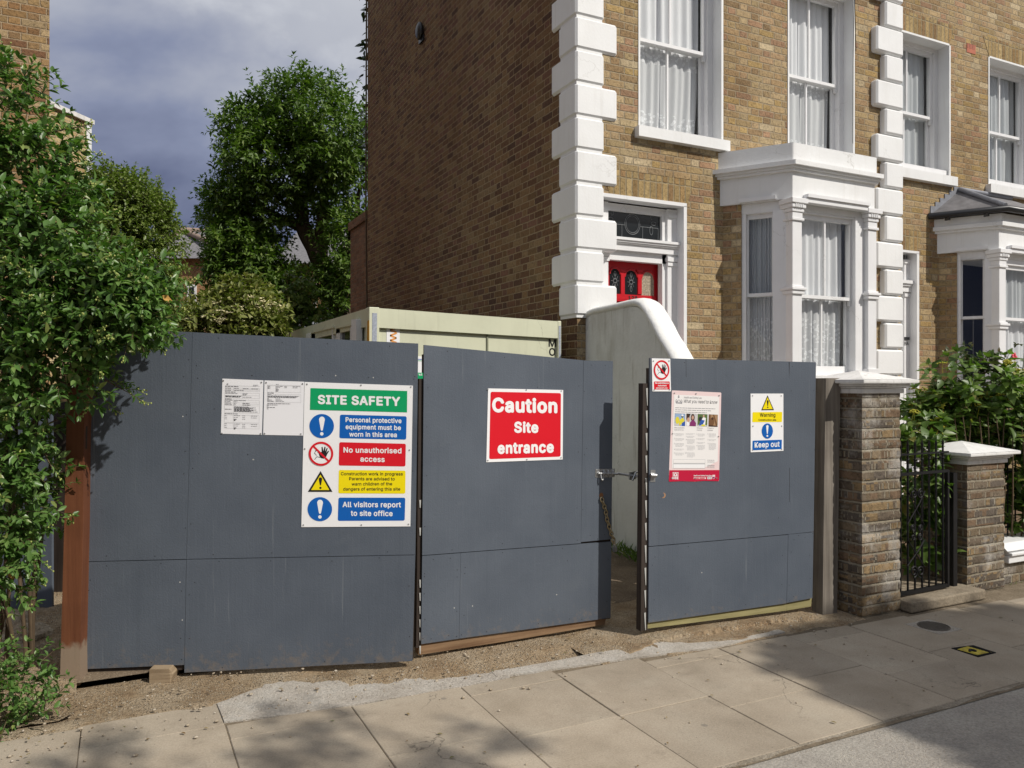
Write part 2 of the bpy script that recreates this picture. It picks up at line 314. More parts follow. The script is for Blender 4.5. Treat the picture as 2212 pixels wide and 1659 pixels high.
# ---------------------------------------------------------------- world, sun, camera
SUN_AZ,SUN_EL=R(32),R(43)
S=Vector((math.sin(SUN_AZ)*math.cos(SUN_EL),-math.cos(SUN_AZ)*math.cos(SUN_EL),math.sin(SUN_EL)))
def world():
    w=bpy.data.worlds.new('World'); sc.world=w; w.use_nodes=True; t=w.node_tree; bg=t.nodes['Background']
    N=lambda typ,**k:[setattr(x:=t.nodes.new(typ),a,b) for a,b in k.items()] and x or t.nodes.new(typ)
    def new(typ,**k):
        x=t.nodes.new(typ)
        for a,b in k.items(): setattr(x,a,b)
        return x
    sky=new('ShaderNodeTexSky',sky_type='NISHITA'); sky.sun_disc=False; sky.sun_elevation=SUN_EL; sky.sun_rotation=math.pi-SUN_AZ; sky.air_density=1.2; sky.dust_density=1.5
    tc=new('ShaderNodeTexCoord')
    def noise(scale,detail,rough,sc=(1,1,1),loc=(0,0,0)):
        mp=new('ShaderNodeMapping'); mp.inputs['Scale'].default_value=sc; mp.inputs['Location'].default_value=loc
        t.links.new(tc.outputs['Generated'],mp.inputs[0])
        n=new('ShaderNodeTexNoise'); n.inputs['Scale'].default_value=scale; n.inputs['Detail'].default_value=detail; n.inputs['Roughness'].default_value=rough; n.inputs['Distortion'].default_value=.25
        t.links.new(mp.outputs[0],n.inputs['Vector']); return n.outputs['Fac']
    def ramp(f,st):
        r=new('ShaderNodeValToRGB'); cr=r.color_ramp
        while len(cr.elements)<len(st): cr.elements.new(.5)
        for e,(p,c) in zip(cr.elements,st): e.position=p; e.color=(*c,1) if isinstance(c,tuple) else (c,c,c,1)
        t.links.new(f,r.inputs[0]); return r.outputs[0]
    def mth(op,a,b):
        m=new('ShaderNodeMath',operation=op)
        for i,v in enumerate((a,b)):
            if isinstance(v,(int,float)): m.inputs[i].default_value=v
            else: t.links.new(v,m.inputs[i])
        return m.outputs[0]
    def mix(f,a,b):
        m=new('ShaderNodeMix',data_type='RGBA')
        for i,v in ((0,f),(6,a),(7,b)):
            if isinstance(v,(int,float)): m.inputs[i].default_value=v
            elif isinstance(v,tuple): m.inputs[i].default_value=(*v,1)
            else: t.links.new(v,m.inputs[i])
        return m.outputs[2]
    sp=new('ShaderNodeSeparateXYZ'); t.links.new(tc.outputs['Generated'],sp.inputs[0])
    n1=noise(2.1,6,.55,(1,1,1.7),(3.1,.4,1.2)); n2=noise(5.5,7,.55,(1,1,1.5),(.3,2.2,.7))
    # overcast bank: slate blue low down, lavender grey higher
    e=mth('ADD',mth('MULTIPLY',sp.outputs[2],1.25),mth('MULTIPLY',mth('SUBTRACT',n1,.5),.85))
    base=ramp(e,[(.17,(.95,1.15,2.0)),(.31,(2.1,2.4,3.45)),(.44,(3.9,4.1,4.7)),(.62,(4.7,4.87,5.3)),(.9,(4.2,4.4,4.95))])
    hi=ramp(n2,[(.50,0.0),(.68,.6)])
    hi=mth('MULTIPLY',hi,ramp(e,[(.30,0.0),(.45,1.0)])); cl=mix(hi,base,(6.6,6.8,7.1))
    cover=ramp(noise(1.3,3,.5,(1,1,1),(5,1,0)),[(.30,.72),(.5,1.0)])
    # cloud gain by angle from the sun, almost even all round
    vm=new('ShaderNodeVectorMath',operation='DOT_PRODUCT'); t.links.new(tc.outputs['Generated'],vm.inputs[0]); vm.inputs[1].default_value=tuple(S)
    gain=ramp(mth('ADD',mth('MULTIPLY',vm.outputs['Value'],.5),.5),[(.25,.60),(.45,.60),(.62,.56),(.9,.60)])
    mm=new('ShaderNodeMix',data_type='RGBA',blend_type='MULTIPLY'); mm.inputs[0].default_value=1.0; t.links.new(cl,mm.inputs[6])
    sv=new('ShaderNodeVectorMath',operation='SCALE'); t.links.new(gain,sv.inputs[0]); sv.inputs['Scale'].default_value=1.95; t.links.new(sv.outputs[0],mm.inputs[7])
    t.links.new(mix(cover,sky.outputs[0],mm.outputs[2]),bg.inputs[0]); bg.inputs[1].default_value=.1
world()
sun=bpy.data.lights.new('sun','SUN'); sun.energy=4.2; sun.angle=R(.53); sun.color=(1,.945,.86)
so=bpy.data.objects.new('sun',sun); COL.objects.link(so); so.rotation_euler=(-S).to_track_quat('-Z','Y').to_euler()
cam=bpy.data.cameras.new('camera'); co=bpy.data.objects.new('camera',cam); COL.objects.link(co); sc.camera=co
cam.sensor_fit='HORIZONTAL'; cam.sensor_width=36; cam.lens=36*F/2212; cam.clip_end=900; cam.clip_start=.05
co.location=(0,0,CZ); co.rotation_euler=(R(90),0,-ALPHA)
sc.view_settings.view_transform='Standard'; sc.view_settings.look='None'; sc.view_settings.exposure=0; sc.view_settings.gamma=1
sc.render.engine='CYCLES'
# ---------------------------------------------------------------- ground
def ground_mat(name,stops,scale=3,gravel=0,bump=.5,bs=60,rough=.95):
    t=NT(name); p=t.pos(); n=t.noise(p,scale,8,.65); col=t.ramp(n,stops)
    f=t.noise(p,bs,5,.75); col=t.mix(.75,col,t.ramp(f,[(.3,.55),(.5,1.0),(.72,1.4)]),'MULTIPLY')
    if gravel:
        v=t.n('ShaderNodeTexVoronoi'); v.inputs['Scale'].default_value=85; t.L(p,v.inputs['Vector'])
        sc3=t.n('ShaderNodeSeparateColor'); t.L(v.outputs['Color'],sc3.inputs[0])
        gcol=t.ramp(sc3.outputs[0],[(0,(.14,.09,.055)),(.35,(.30,.22,.14)),(.6,(.44,.36,.25)),(1,(.66,.60,.50))])
        m=t.math('MULTIPLY',t.ramp(v.outputs['Distance'],[(.25,1.0),(.42,0.0)]),t.ramp(t.noise(p,6,4,.6),[(.36,0.0),(.52,gravel)]))
        col=t.mix(m,col,gcol); f=t.math('ADD',f,t.math('MULTIPLY',m,.7))
    t.bump(f,bump,.02); return t.set(col,rough,0,.2)
M['earth']=ground_mat('earth',[(.3,(.11,.07,.042)),(.6,(.17,.115,.07)),(.8,(.22,.16,.10))],2,.4)
M['grit']=ground_mat('gritty_dirt',[(.3,(.23,.155,.09)),(.45,(.34,.25,.155)),(.62,(.43,.345,.24)),(.75,(.36,.265,.165))],3.2,1.0,1.0)
M['old_conc']=ground_mat('cracked_concrete',[(.3,(.36,.32,.27)),(.5,(.45,.41,.355)),(.7,(.50,.47,.42))],5,.18,.7,75)
M['apron']=ground_mat('road_concrete',[(.3,(.22,.205,.185)),(.45,(.31,.285,.25)),(.6,(.37,.345,.30)),(.75,(.46,.43,.38))],1.7,.25,.5,80)
M['site']=ground_mat('site_floor',[(.3,(.10,.075,.052)),(.6,(.19,.145,.10)),(.75,(.30,.25,.18))],2.6,.3,.5)
M['joint']=ground_mat('sandy_joint',[(.3,(.14,.11,.075)),(.6,(.21,.17,.12)),(.8,(.27,.225,.165))],9,0)
def slab_mat():
    t=NT('paving_slab'); g=t.n('ShaderNodeNewGeometry'); p=g.outputs['Position']
    col=t.ramp(t.noise(p,2.4,7,.6),[(.3,(.285,.238,.178)),(.5,(.345,.292,.224)),(.72,(.385,.335,.262))])
    col=t.mix(.8,col,t.ramp(g.outputs['Random Per Island'],[(0,.88),(1,1.1)]),'MULTIPLY')
    f=t.noise(p,110,4,.75); col=t.mix(.6,col,t.ramp(f,[(.3,.68),(.5,1.0),(.7,1.25)]),'MULTIPLY')
    w=t.noise(p,7,6,.7); col=t.mix(t.ramp(w,[(.57,0.0),(.74,.5)]),col,(.20,.165,.125))
    v=t.n('ShaderNodeTexVoronoi'); v.inputs['Scale'].default_value=14; t.L(p,v.inputs['Vector'])
    col=t.mix(t.ramp(v.outputs['Distance'],[(.035,.6),(.06,0.0)]),col,(.10,.085,.07))
    big=t.noise(p,.9,5,.6); col=t.mix(.8,col,t.ramp(big,[(.3,.78),(.5,1.0),(.7,1.12)]),'MULTIPLY')
    v3=t.n('ShaderNodeTexVoronoi'); v3.inputs['Scale'].default_value=3.4; t.L(p,v3.inputs['Vector']); gum=t.ramp(v3.outputs['Distance'],[(.045,.55),(.065,0.0)]); col=t.mix(gum,col,(.15,.135,.12))
    ck=t.n('ShaderNodeTexVoronoi',feature='DISTANCE_TO_EDGE'); ck.inputs['Scale'].default_value=1.3; wv=t.n('ShaderNodeVectorMath',operation='ADD'); t.L(p,wv.inputs[0]); t.L(t.scaled(t.noise(p,4,4,.6,'Color'),.35,.35,.35),wv.inputs[1]); t.L(wv.outputs[0],ck.inputs['Vector'])
    ckm=t.math('MULTIPLY',t.ramp(ck.outputs['Distance'],[(.0,.8),(.006,0.0)]),t.ramp(t.noise(p,1.1,2),[(.5,0.0),(.6,1.0)])); col=t.mix(ckm,col,(.10,.085,.065))
    t.bump(t.math('ADD',f,t.math('MULTIPLY',w,.6)),.25,.008)
    return t.set(col,.88,0,.25)
M['slab']=slab_mat()
def st(name,mb,m,**k): return tag(mb.build(name,m,**k),kind='structure')
st('ground',MB().box(-400,400,-400,600,-.6,-.062),M['earth'])
st('road',MB().poly([(-60,-30,-.03),(90,-30,-.03),(90,2.555,-.008),(-60,2.555,-.008)]),M['apron'])
# bed under the slabs (dark joints)
st('pavement_bed',MB().poly([(-20,2.52,-.0045),(60,2.52,-.0045),(60,3.95,-.0045),(-20,3.95,-.0045)]),M['joint'])
verge=MB(); # gritty strip along the plots, gently uneven
def grid(mb,x0,x1,y0,y1,nx,ny,zf,mi=0):
    vs=[(x0+(x1-x0)*i/nx,y0+(y1-y0)*j/ny,zf(x0+(x1-x0)*i/nx,y0+(y1-y0)*j/ny)) for j in range(ny+1) for i in range(nx+1)]
    mb.add(vs,[(j*(nx+1)+i,j*(nx+1)+i+1,(j+1)*(nx+1)+i+1,(j+1)*(nx+1)+i) for j in range(ny) for i in range(nx)],mi,True)
from mathutils import noise as mn
def fb(x,y,s): return mn.fractal(Vector((x*s,y*s,1.7)),1.0,2.0,4)
grid(verge,-2.2,4.55,3.55,4.75,230,44,lambda x,y:-.026+.008*fb(x,y,5)+.030*max(0,min(1,(y-(4.08 if x<.44 else 4.16-.06*x if x<2.9 else 3.62))/.14))+ ((.03 if x>1.7 else .0)*max(0,min(1,(y-4.35)/.35))) - (.012*max(0,min(1,(y-4.22)/.1)) if x<1.5 else 0))
grid(verge,-5.5,-.2,4.3,7.6,90,60,lambda x,y:.02+.05*fb(x,y,2.3)+.09*max(0,min(1,(y-4.6)/.8)))
st('verge',verge,M['grit'])
st('site_ground',MB().poly([(-6,4.7,.035),(4.6,4.7,.035),(4.3,6.6,.09),(4.3,20,.09),(-6,20,.09)]),M['site'])
st('front_garden_ground',MB().prism([(4.95,4.1,.045),(40,4.1,.045),(40,6.58,.045),(4.34,6.58,.045),(4.5,4.4,.045)],(0,0,-.09)),M['earth'])
# slabs : (x0,x1,y0,y1) measured joints
pav=MB(); G=.0016
XS=[-.16,.445,1.03,1.61,2.157,2.705,3.245,3.785,4.32,4.85,5.355,5.84,6.35,6.87,7.4,7.93,8.46,9,9.6,10.2,10.8,11.4,12]
def slab(x0,x1,y0,y1,up=0):
    z=.0+random.uniform(-.0012,.0012)+up; tl=random.uniform(-.002,.002)
    j=lambda:random.uniform(-.0014,.0014); g=G
    top=[(x0+g+j(),y0+g+j(),z),(x1-g+j(),y0+g+j(),z+tl),(x1-g+j(),y1-g+j(),z+tl),(x0+g+j(),y1-g+j(),z)]
    bot=[(x,y,-.07) for x,y,_ in top]
    pav.add(top+bot,[(0,1,2,3),(0,4,5,1),(1,5,6,2),(2,6,7,3),(3,7,4,0)])
for i in range(len(XS)-1):
    x0,x1=XS[i],XS[i+1]
    if i==0: slab(x0,x1,2.56,3.92); slab(x0,x1,3.92,4.20); continue
    top=[0,3.90,3.85,3.84,3.78,3.72,3.70,3.69,3.66,3.63,3.60,3.57][i] if i<12 else 3.56
    jn=[0,3.735,3.25,3.702,3.16,3.60,3.12,3.54,3.095,3.50,3.05,3.5][i] if i<12 else (3.06 if i%2==0 else 3.5)
    jn2={1:3.15,3:3.17,5:3.005,7:2.955,9:2.925}.get(i, 2.93 if i>9 and i%2 else None)
    if jn2: slab(x0,x1,2.56,jn2); slab(x0,x1,jn2,jn)
    else: slab(x0,x1,2.56,jn)
    if jn2 and i in(1,): pass
    slab(x0,x1,jn,top)
x=-.16
for k in range(9):
    slab(x-.6,x,2.56,3.35 if k%2 else 3.7); slab(x-.6,x,3.35 if k%2 else 3.7,4.17); x-=.6
st('pavement',pav,M['slab'],bevel=.003,seg=1)
# broken concrete strip between slabs and the hoarding
zc=ZM(0,2600,1.106); zc2=ZM(1000,2200,2.194)
low=[zc(975,272),zc(1250,238),zc(1500,203),zc(1750,160),zc(1990,120)]
up=[zc2(2212,950),zc2(1950,1000),zc2(1700,1035),zc2(1530,1050),zc2(1400,1040),zc2(1300,1045),zc2(1150,1085),zc2(980,1085),zc2(820,1105),zc2(740,1060),zc2(640,1055),zc2(520,1075),zc2(350,1062),zc2(120,1085),zc2(60,1120),zc(945,190)]
def rough(pts,n=6,a=.008):
    out=[]
    for i in range(len(pts)-1):
        p,q=gp(*pts[i]),gp(*pts[i+1])
        for k in range(n):
            v=p.lerp(q,k/n); out.append(Vector((v.x+random.uniform(-a,a),v.y+random.uniform(-a,a),0)))
    out.append(gp(*pts[-1])); return out
lowp=rough(low,6,.003); upp=rough(up,5,.012)
cs=MB(); ring=lowp+[gp(*zc2(2212,1030))]+upp
ring=[Vector((p.x,p.y,.010)) for p in ring]; ring=[Vector((p.x,p.y,.004)) for p in ring]; cs.prism(ring,(0,0,-.03))
z6=ZM(2600,2268,1.5447)
low2=[zc2(2100,1030),z6(0,480),z6(200,455),z6(370,430),z6(560,385),z6(760,345)]; up2=[z6(720,330),z6(560,365),z6(380,400),z6(200,415),z6(0,405),zc2(2050,985)]
ring2=rough(low2,5,.003)+rough(up2,5,.010); cs.prism([Vector((p.x,p.y,.006)) for p in ring2],(0,0,-.02))
ed=[]; 
for k in range(150): ed.append((-1+.1*k,2.566+random.uniform(-.003,.003)))
for k in range(300): 
    x=14-.05*k; ed.append((x,2.545-.05*max(0,mn.noise(Vector((x*2.3,0,2))))-.035*random.random()*max(0,mn.noise(Vector((x*9,3,2))))))
M['kerb_mortar']=ground_mat('crumbly_mortar',[(.3,(.17,.14,.10)),(.5,(.26,.225,.175)),(.7,(.34,.30,.24))],8,.4)
cs.prism([Vector((x,y,-.0035)) for x,y in ed],(0,0,-.02),1)
st('concrete_strip',cs,[M['old_conc'],M['kerb_mortar']])
# raised broken threshold in front of the right-hand gate
th=MB(); lo3=[z6(-330,545),z6(-120,470),z6(0,412),z6(150,384),z6(330,362),z6(480,336),z6(640,305),z6(800,287),z6(960,270)]
lp=rough(lo3,7,.010); n=len(lp); hh=[.034*min(1,k/22) for k in range(n)]
vs=[Vector((p.x,p.y,-.03)) for p in lp]+[Vector((p.x-.006,p.y+.018+random.uniform(0,.02),hh[k]*.8+random.uniform(-.002,.003))) for k,p in enumerate(lp)]+[Vector((p.x-.02,p.y+.25,hh[k])) for k,p in enumerate(lp)]+[Vector((p.x-.02,p.y+.8,hh[k])) for k,p in enumerate(lp)]
th.add(vs,[(r_*n+i,r_*n+i+1,(r_+1)*n+i+1,(r_+1)*n+i) for r_ in range(3) for i in range(n-1)],0,False)
st('threshold',th,M['grit'])
def pebbles():
    mb=MB()
    for k in range(900):
        x=random.uniform(-.6,4.4); y=random.uniform(3.62,4.45)+.25*(x<1.4)*random.random()
        if y<3.92 and random.random()<.8: continue
        r=random.choice([.002,.0025,.003,.004,.005,.008]); mb.ellipsoid((x,y,(.004 if y<4.1 else .012)+r*.3),r*random.uniform(.8,1.6),r,r*.7,6,4,0,.25)
    for k in range(36):
        x=random.uniform(.2,5.6); y=random.uniform(2.65,3.9); r=random.uniform(.003,.006); mb.ellipsoid((x,y,r*.6),r*1.3,r,r*.7,6,4,0,.2)
    return mb
M['pebble']=ground_mat('pebble',[(.3,(.22,.17,.12)),(.5,(.36,.3,.22)),(.7,(.5,.46,.40))],30,0,.3)
o=pebbles().build('gravel',M['pebble']); tag(o,'loose grit and small stones scattered along the foot of the hoarding','gravel',kind='stuff')
# ---------------------------------------------------------------- hoarding gates
PL=Plane(180,4.27,900,4.45); P2=Plane(911,4.58,1322,5.15); P3=Plane(1400,4.95,1757,5.44)
def slabq(mb,pl,pts,o0,o1,mi=0):
    a=[pl.pt(x,y,o1) for x,y in pts]; mb.prism(a,pl.n*(o0-o1),mi); return mb
def screw(pl,x,y,parent,off,r=.0042,m='steel'):
    c=pl.pt(x,y,off); a=MB().cyl(c-pl.n*.002,c+pl.n*.0018,r,8); return a.build('screw',M[m],parent)
def dots(mb,pl,pts,off,r=.0035,mi=1):
    for x,y in pts:
        c=pl.pt(x,y,off); e=pl.h; n=8
        mb.add([c+pl.n*.0006+(e*math.cos(2*math.pi*k/n)+Vector((0,0,1))*math.sin(2*math.pi*k/n))*r for k in range(n)],[tuple(range(n))],mi)
M['hole']=plain('screw_hole',(.02,.022,.028),.7); M['chip']=plain('paint_chip',(.45,.45,.43),.8)
BM=[M['board'],M['hole'],M['chip']]
def board_part(pl,pts,parent,o0=0.0,o1=.012,dk=(),ch=(),name='board'):
    mb=MB(); slabq(mb,pl,pts,o0,o1); dk=list(dk); cx=sum(q[0] for q in pts)/4; cy=sum(q[1] for q in pts)/4
    for i in range(4):
        a,b=pts[i],pts[(i+1)%4]; L_=math.hypot(b[0]-a[0],b[1]-a[1]); n=max(2,int(L_/110))
        for k in range(n):
            t=(k+.5+random.uniform(-.12,.12))/n; x=a[0]+(b[0]-a[0])*t; y=a[1]+(b[1]-a[1])*t; l=math.hypot(cx-x,cy-y); dk.append((x+(cx-x)/l*random.uniform(7,13),y+(cy-y)/l*random.uniform(7,13)))
    dots(mb,pl,dk,o1,.0030,1); dots(mb,pl,ch,o1,.0038,2)
    return mb.build(name,BM,parent,bevel=.0012,seg=1)
zb=ZM(0,1200,2.194); zd=ZM(0,2268,2.194); ze=ZM(800,1400,2.194); zf=ZM(1000,2200,2.194); zg=ZM(2100,1700,2.0738); zh=ZM(2500,1350,2.5525)
# left leaf
base=PL.pt(200,1446); base.z=0
gl=thing('hoarding_gate','wide grey plywood hoarding leaf carrying the safety board and two printed sheets','gate',base)
board_part(PL,[(188,707.5),(415.6,717.6),(402.6,1207.6),(183,1212.8)],gl,0,.012,[zb(1585,622),zb(1600,1266),zb(1850,900)],[zb(1580,965)])
board_part(PL,[(416.2,717.7),(903.5,742),(897.2,1198),(403.2,1207.6)],gl,0,.012,[zb(1708,635),zb(2178,612),zb(1718,1287),zb(2140,1294),ze(420,173),ze(1033,172),ze(1427,190),ze(1820,203),ze(385,855)],[zb(2190,1337),ze(1145,173),ze(1470,190),ze(432,898)])
board_part(PL,[(183,1214.2),(402.4,1209.2),(398,1436.3),(177.5,1445.6)],gl,0,.0115,[zd(780,35),zd(750,335),zd(1570,720)],[zd(1555,53),zd(1575,380)])
board_part(PL,[(403,1209),(897,1199.4),(891,1428),(398.2,1453)],gl,0,.0128,[zd(1683,55)])
fr=MB() # timber framing behind
for pts in ([(189,730),(205,730),(195,1440),(178,1440)],[(888,748),(902,748),(893,1425),(880,1425)],[(400,720),(420,720),(405,1435),(390,1435)]): slabq(fr,PL,pts,-.05,-.001)
for pts in ([(190,1190),(890,1180),(890,1225),(190,1235)],[(190,730),(890,755),(890,790),(190,765)],[(182,1425),(395,1418),(395,1447),(178,1454)]): slabq(fr,PL,pts,-.05,-.002)
fr.build('timber_frame',M['dark_timber'],gl)
ed=MB()
slabq(ed,PL,[(184,760),(187.5,760),(177,1449),(173.5,1449)],-.03,-.006); slabq(ed,PL,[(176,1446),(300,1441),(300,1444.5),(176,1450)],-.03,-.006)
ed.build('frame_edge',M['rail_green'],gl)
# middle leaf
b=P2.pt(920,1400); b.z=0
g2=thing('hoarding_gate','grey plywood gate leaf with the red caution sign, bolt and chain, standing ajar','gate',b)
board_part(P2,[(916,745),(1260.3,778.3),(1254.8,1173.6),(912,1199.5)],g2,0,.012,[ZM(1100,1150,1.996)(1168,752),ZM(1100,1150,1.996)(1690,723),ZM(1100,1150,1.996)(2030,747)],[])
board_part(P2,[(1260.9,778.6),(1324.2,779.8),(1321,1164.5),(1255.2,1171)],g2,0,.012,[zg(360,885),zg(525,875),zg(418,188)],[])
board_part(P2,[(912,1201),(995.2,1194.8),(991.5,1379.6),(910,1391.5)],g2,0,.0115,[zf(1475,128),zf(1470,303),zf(1757,97),zf(1460,688),zf(1750,672)],[zf(1730,425)])
board_part(P2,[(995.6,1194.7),(1320.8,1170.2),(1319,1334.5),(991.9,1379.4)],g2,0,.0122,[zf(1825,75),zf(1793,657),zg(277,1053),zg(295,1528)],[zg(190,1330),zf(1888,408)])
r=MB(); slabq(r,P2,[(904,1392),(1101,1368),(1101.7,1384),(903.7,1415)],-.06,-.002); slabq(r,P2,[(1101.2,1368),(1310,1334),(1305.5,1349),(1101.8,1384)],-.06,-.003)
r.build('bottom_rail',M['rail_brown'],g2)
fr=MB()
slabq(fr,P2,[(905.2,818),(914.2,818),(909,1398),(899,1400)],-.06,-.002); slabq(fr,P2,[(1300,790),(1322,791),(1318,1336),(1300,1338)],-.06,-.002)
slabq(fr,P2,[(915,1150),(1318,1130),(1318,1185),(915,1215)],-.06,-.003); slabq(fr,P2,[(918,765),(1318,798),(1318,835),(918,805)],-.06,-.003)
tk=fr
for k in range(8):
    y=1195+ (1395-1195)*k/7.0 if k>1 else 1080+60*k
    tk.prism([P2.pt(x,yy,.002) for x,yy in ((905.6,y),(909.2,y),(908.3,y+17),(906.5,y+17))],P2.n*.002,1)
fr.build('timber_frame',[M['dark_timber'],M['chip']],g2)
# bolt on the middle leaf
zq=zg
bo=MB(); slabq(bo,P2,[zq(508,305),zq(560,303),zq(552,375),zq(506,373)],.0125,.0145); slabq(bo,P2,[zq(560,303),zq(666,303),zq(664,370),zq(556,375)],.0125,.0145)
for k in range(4): bo.cyl(P2.pt(*zq(525+k*40,315),.0145),P2.pt(*zq(525+k*40,315),.018),.004,8)
for xa in (575,612,650): bo.tube([P2.pt(*zq(xa,312),.015),P2.pt(*zq(xa,330),.032),P2.pt(*zq(xa,352),.032),P2.pt(*zq(xa,368),.015)],.0045,6)
a=P2.pt(*zq(530,340),.024); b_=P3.pt(*zq(985,352),.03)
bo.build('bolt_plate',M['steel'],g2)
rod=MB().cyl(a,P2.pt(*zq(690,345),.024),.007,10); rod.tube([P2.pt(*zq(548,335),.026),P2.pt(*zq(556,385),.034),P2.pt(*zq(566,398),.04),P2.pt(*zq(574,385),.034),P2.pt(*zq(572,345),.026)],.005,6)
rod.build('bolt',M['steel'],g2)
hole=MB(); c=P2.pt(*zq(555,520),.0124); n=16
hole.add([c+(P2.h*math.cos(2*math.pi*k/n)*.016+Vector((0,0,1))*math.sin(2*math.pi*k/n)*.018) for k in range(n)],[tuple(range(n))]); hole.build('chain_hole',plain('cut_ply',(.22,.10,.04),.8),g2)
# chain, its own thing
ch=MB(); pts=[zq(556,540),zq(577,600),zq(592,645),zq(598,700),zq(615,760),zq(633,820),zq(652,870),zq(660,925)]
c3=[P2.pt(x,y,.022+.002*(k%2)) for k,(x,y) in enumerate(pts)]
def link(p,q,flat):
    ax=(q-p).normalized(); mid=(p+q)/2; side=(P2.h if flat else P2.n); side=(side-ax*side.dot(ax)).normalized(); l=(q-p).length*.5+.004; w=.0115
    ch.tube([mid+ax*(l*math.cos(t))*1.0+side*(w*math.sin(t)) for t in [2*math.pi*k/14 for k in range(14)]],.0048,6,0,False,True)
allp=[]
for i in range(len(c3)-1): allp+= [c3[i],c3[i].lerp(c3[i+1],.5)]
allp.append(c3[-1])
for i in range(len(allp)-1): link(allp[i],allp[i+1],i%2==0)
tag(ch.build('chain',M['brass']),'short brassy steel chain hanging from the hole in the middle gate','chain')
pad=MB(); e=c3[-1]; pad.prism([e+P2.h*a+Vector((0,0,b)) for a,b in ((-.012,-.01),(.012,-.01),(.014,-.03),(.01,-.043),(-.01,-.043),(-.014,-.03))],P2.n*.018)
pad.tube([e+P2.h*.009*math.cos(t)+P2.n*.009+Vector((0,0,-.01+.018*math.sin(t))) for t in [math.pi*k/8 for k in range(9)]],.003,6)
tag(pad.build('padlock',M['steel'],bevel=.002),'small grey padlock at the end of the chain on the middle gate','padlock')
# right leaf
b=P3.pt(1740,1310); b.z=0
g3=thing('hoarding_gate','narrow grey plywood gate leaf carrying the law poster and two small signs','gate',b)
board_part(P3,[(1403.8,772.9),(1762.7,782.5),(1757.6,1148.3),(1702.6,1154),(1401.6,1180)],g3,0,.012,[zh(670,455),zh(1200,440),zh(1570,483),zh(1798,478),zh(212,1107),zh(1510,1048),zh(1565,1052),zh(1805,1075),zh(1000,1100)],[])
board_part(P3,[(1401.6,1181.6),(1702.4,1155.4),(1699,1303.3),(1400.8,1345.3)],g3,0,.0116,[zg(993,1023),zg(955,1498)],[zg(1375,1150)])
board_part(P3,[(1703,1154.6),(1757.4,1149.6),(1755,1292),(1699.6,1302.4)],g3,0,.012,[z6(785,150)],[])
for q in ([zh(1546,192),zh(1556,192),zh(1552,345)],[zh(1553,1255),zh(1557,1255),zh(1555,1600),zh(1552,1600)],[zh(512,168),zh(515,168),zh(517,345),zh(514,345)]):
    cr=MB(); slabq(cr,P3,q,.0121,.0125); cr.build('plywood_split',M['hole'],g3)
r=MB(); slabq(r,P3,[(1393,1338),(1700,1298),(1699,1319),(1392.8,1358.6)],-.05,-.002); slabq(r,P3,[(1700.3,1298),(1754,1288),(1752,1310),(1699.3,1319)],-.05,-.003)
r.build('bottom_rail',M['rail_green'],g3)
s3=MB(); slabq(s3,P3,[(1389,828),(1403,828),(1399,1360),(1384,1364)],-.055,-.001); tk=s3
for k in range(11):
    y=838+k*48.5; x0=1402.0-(y-828)*.0085-3.4
    tk.prism([P3.pt(x,yy,.001) for x,yy in ((x0-3.2,y+1),(x0+.4,y),(x0+.2,y+38),(x0-.9,y+38))],P3.n*.002,1)
s3.build('edge_strip',[M['dark_timber'],M['chip']],g3)
fr=MB(); slabq(fr,P3,[(1735,790),(1758,790),(1753,1290),(1732,1294)],-.05,-.002); slabq(fr,P3,[(1404,795),(1735,802),(1735,832),(1404,828)],-.05,-.003); slabq(fr,P3,[(1402,1160),(1735,1130),(1735,1165),(1402,1200)],-.05,-.003)
fr.build('timber_frame',M['dark_timber'],g3)
kp=MB(); slabq(kp,P3,[zq(957,312),zq(997,312),zq(996,410),zq(956,410)],.0122,.0142)
kp.tube([P3.pt(*zq(957,356),.026),P3.pt(*zq(1003,358),.026)],.013,10); kp.build('bolt_keeper',M['steel'],g3)
hm=MB(); c=P3.pt(*zq(1062,520),.0124); n=18
hm.add([c+(P3.h*(math.cos(2*math.pi*k/n)*.0165)+Vector((0,0,1))*math.sin(2*math.pi*k/n)*.017) for k in range(n)],[tuple(range(n))],0)
hm.add([c+P3.n*.0008+(P3.h*(math.cos(2*math.pi*k/n)*.013-.006)+Vector((0,0,1))*(math.sin(2*math.pi*k/n)*.0145+.002)) for k in range(n)],[tuple(range(n))],1)
hm.build('drilled_hole',[plain('cut_ply_pale',(.42,.22,.10),.8),M['board']],g3)
bb=MB(); a_=pd(*zg(905,372),5.0); b_=pd(*zg(688,341),5.17); bb.cyl(a_,b_,.0085,10); m_=a_.lerp(b_,.38)
bb.obox(m_+Vector((-.03,.0,-.025)),(.07,.03,0),(0,.012,0),(0,0,.05)); bb.tube([m_+Vector((-.02,-.012,-.03)),m_+Vector((.0,-.02,.022)),m_+Vector((.03,.0,.025))],.006,6); bb.build('bolt_bar',M['steel'],g3)
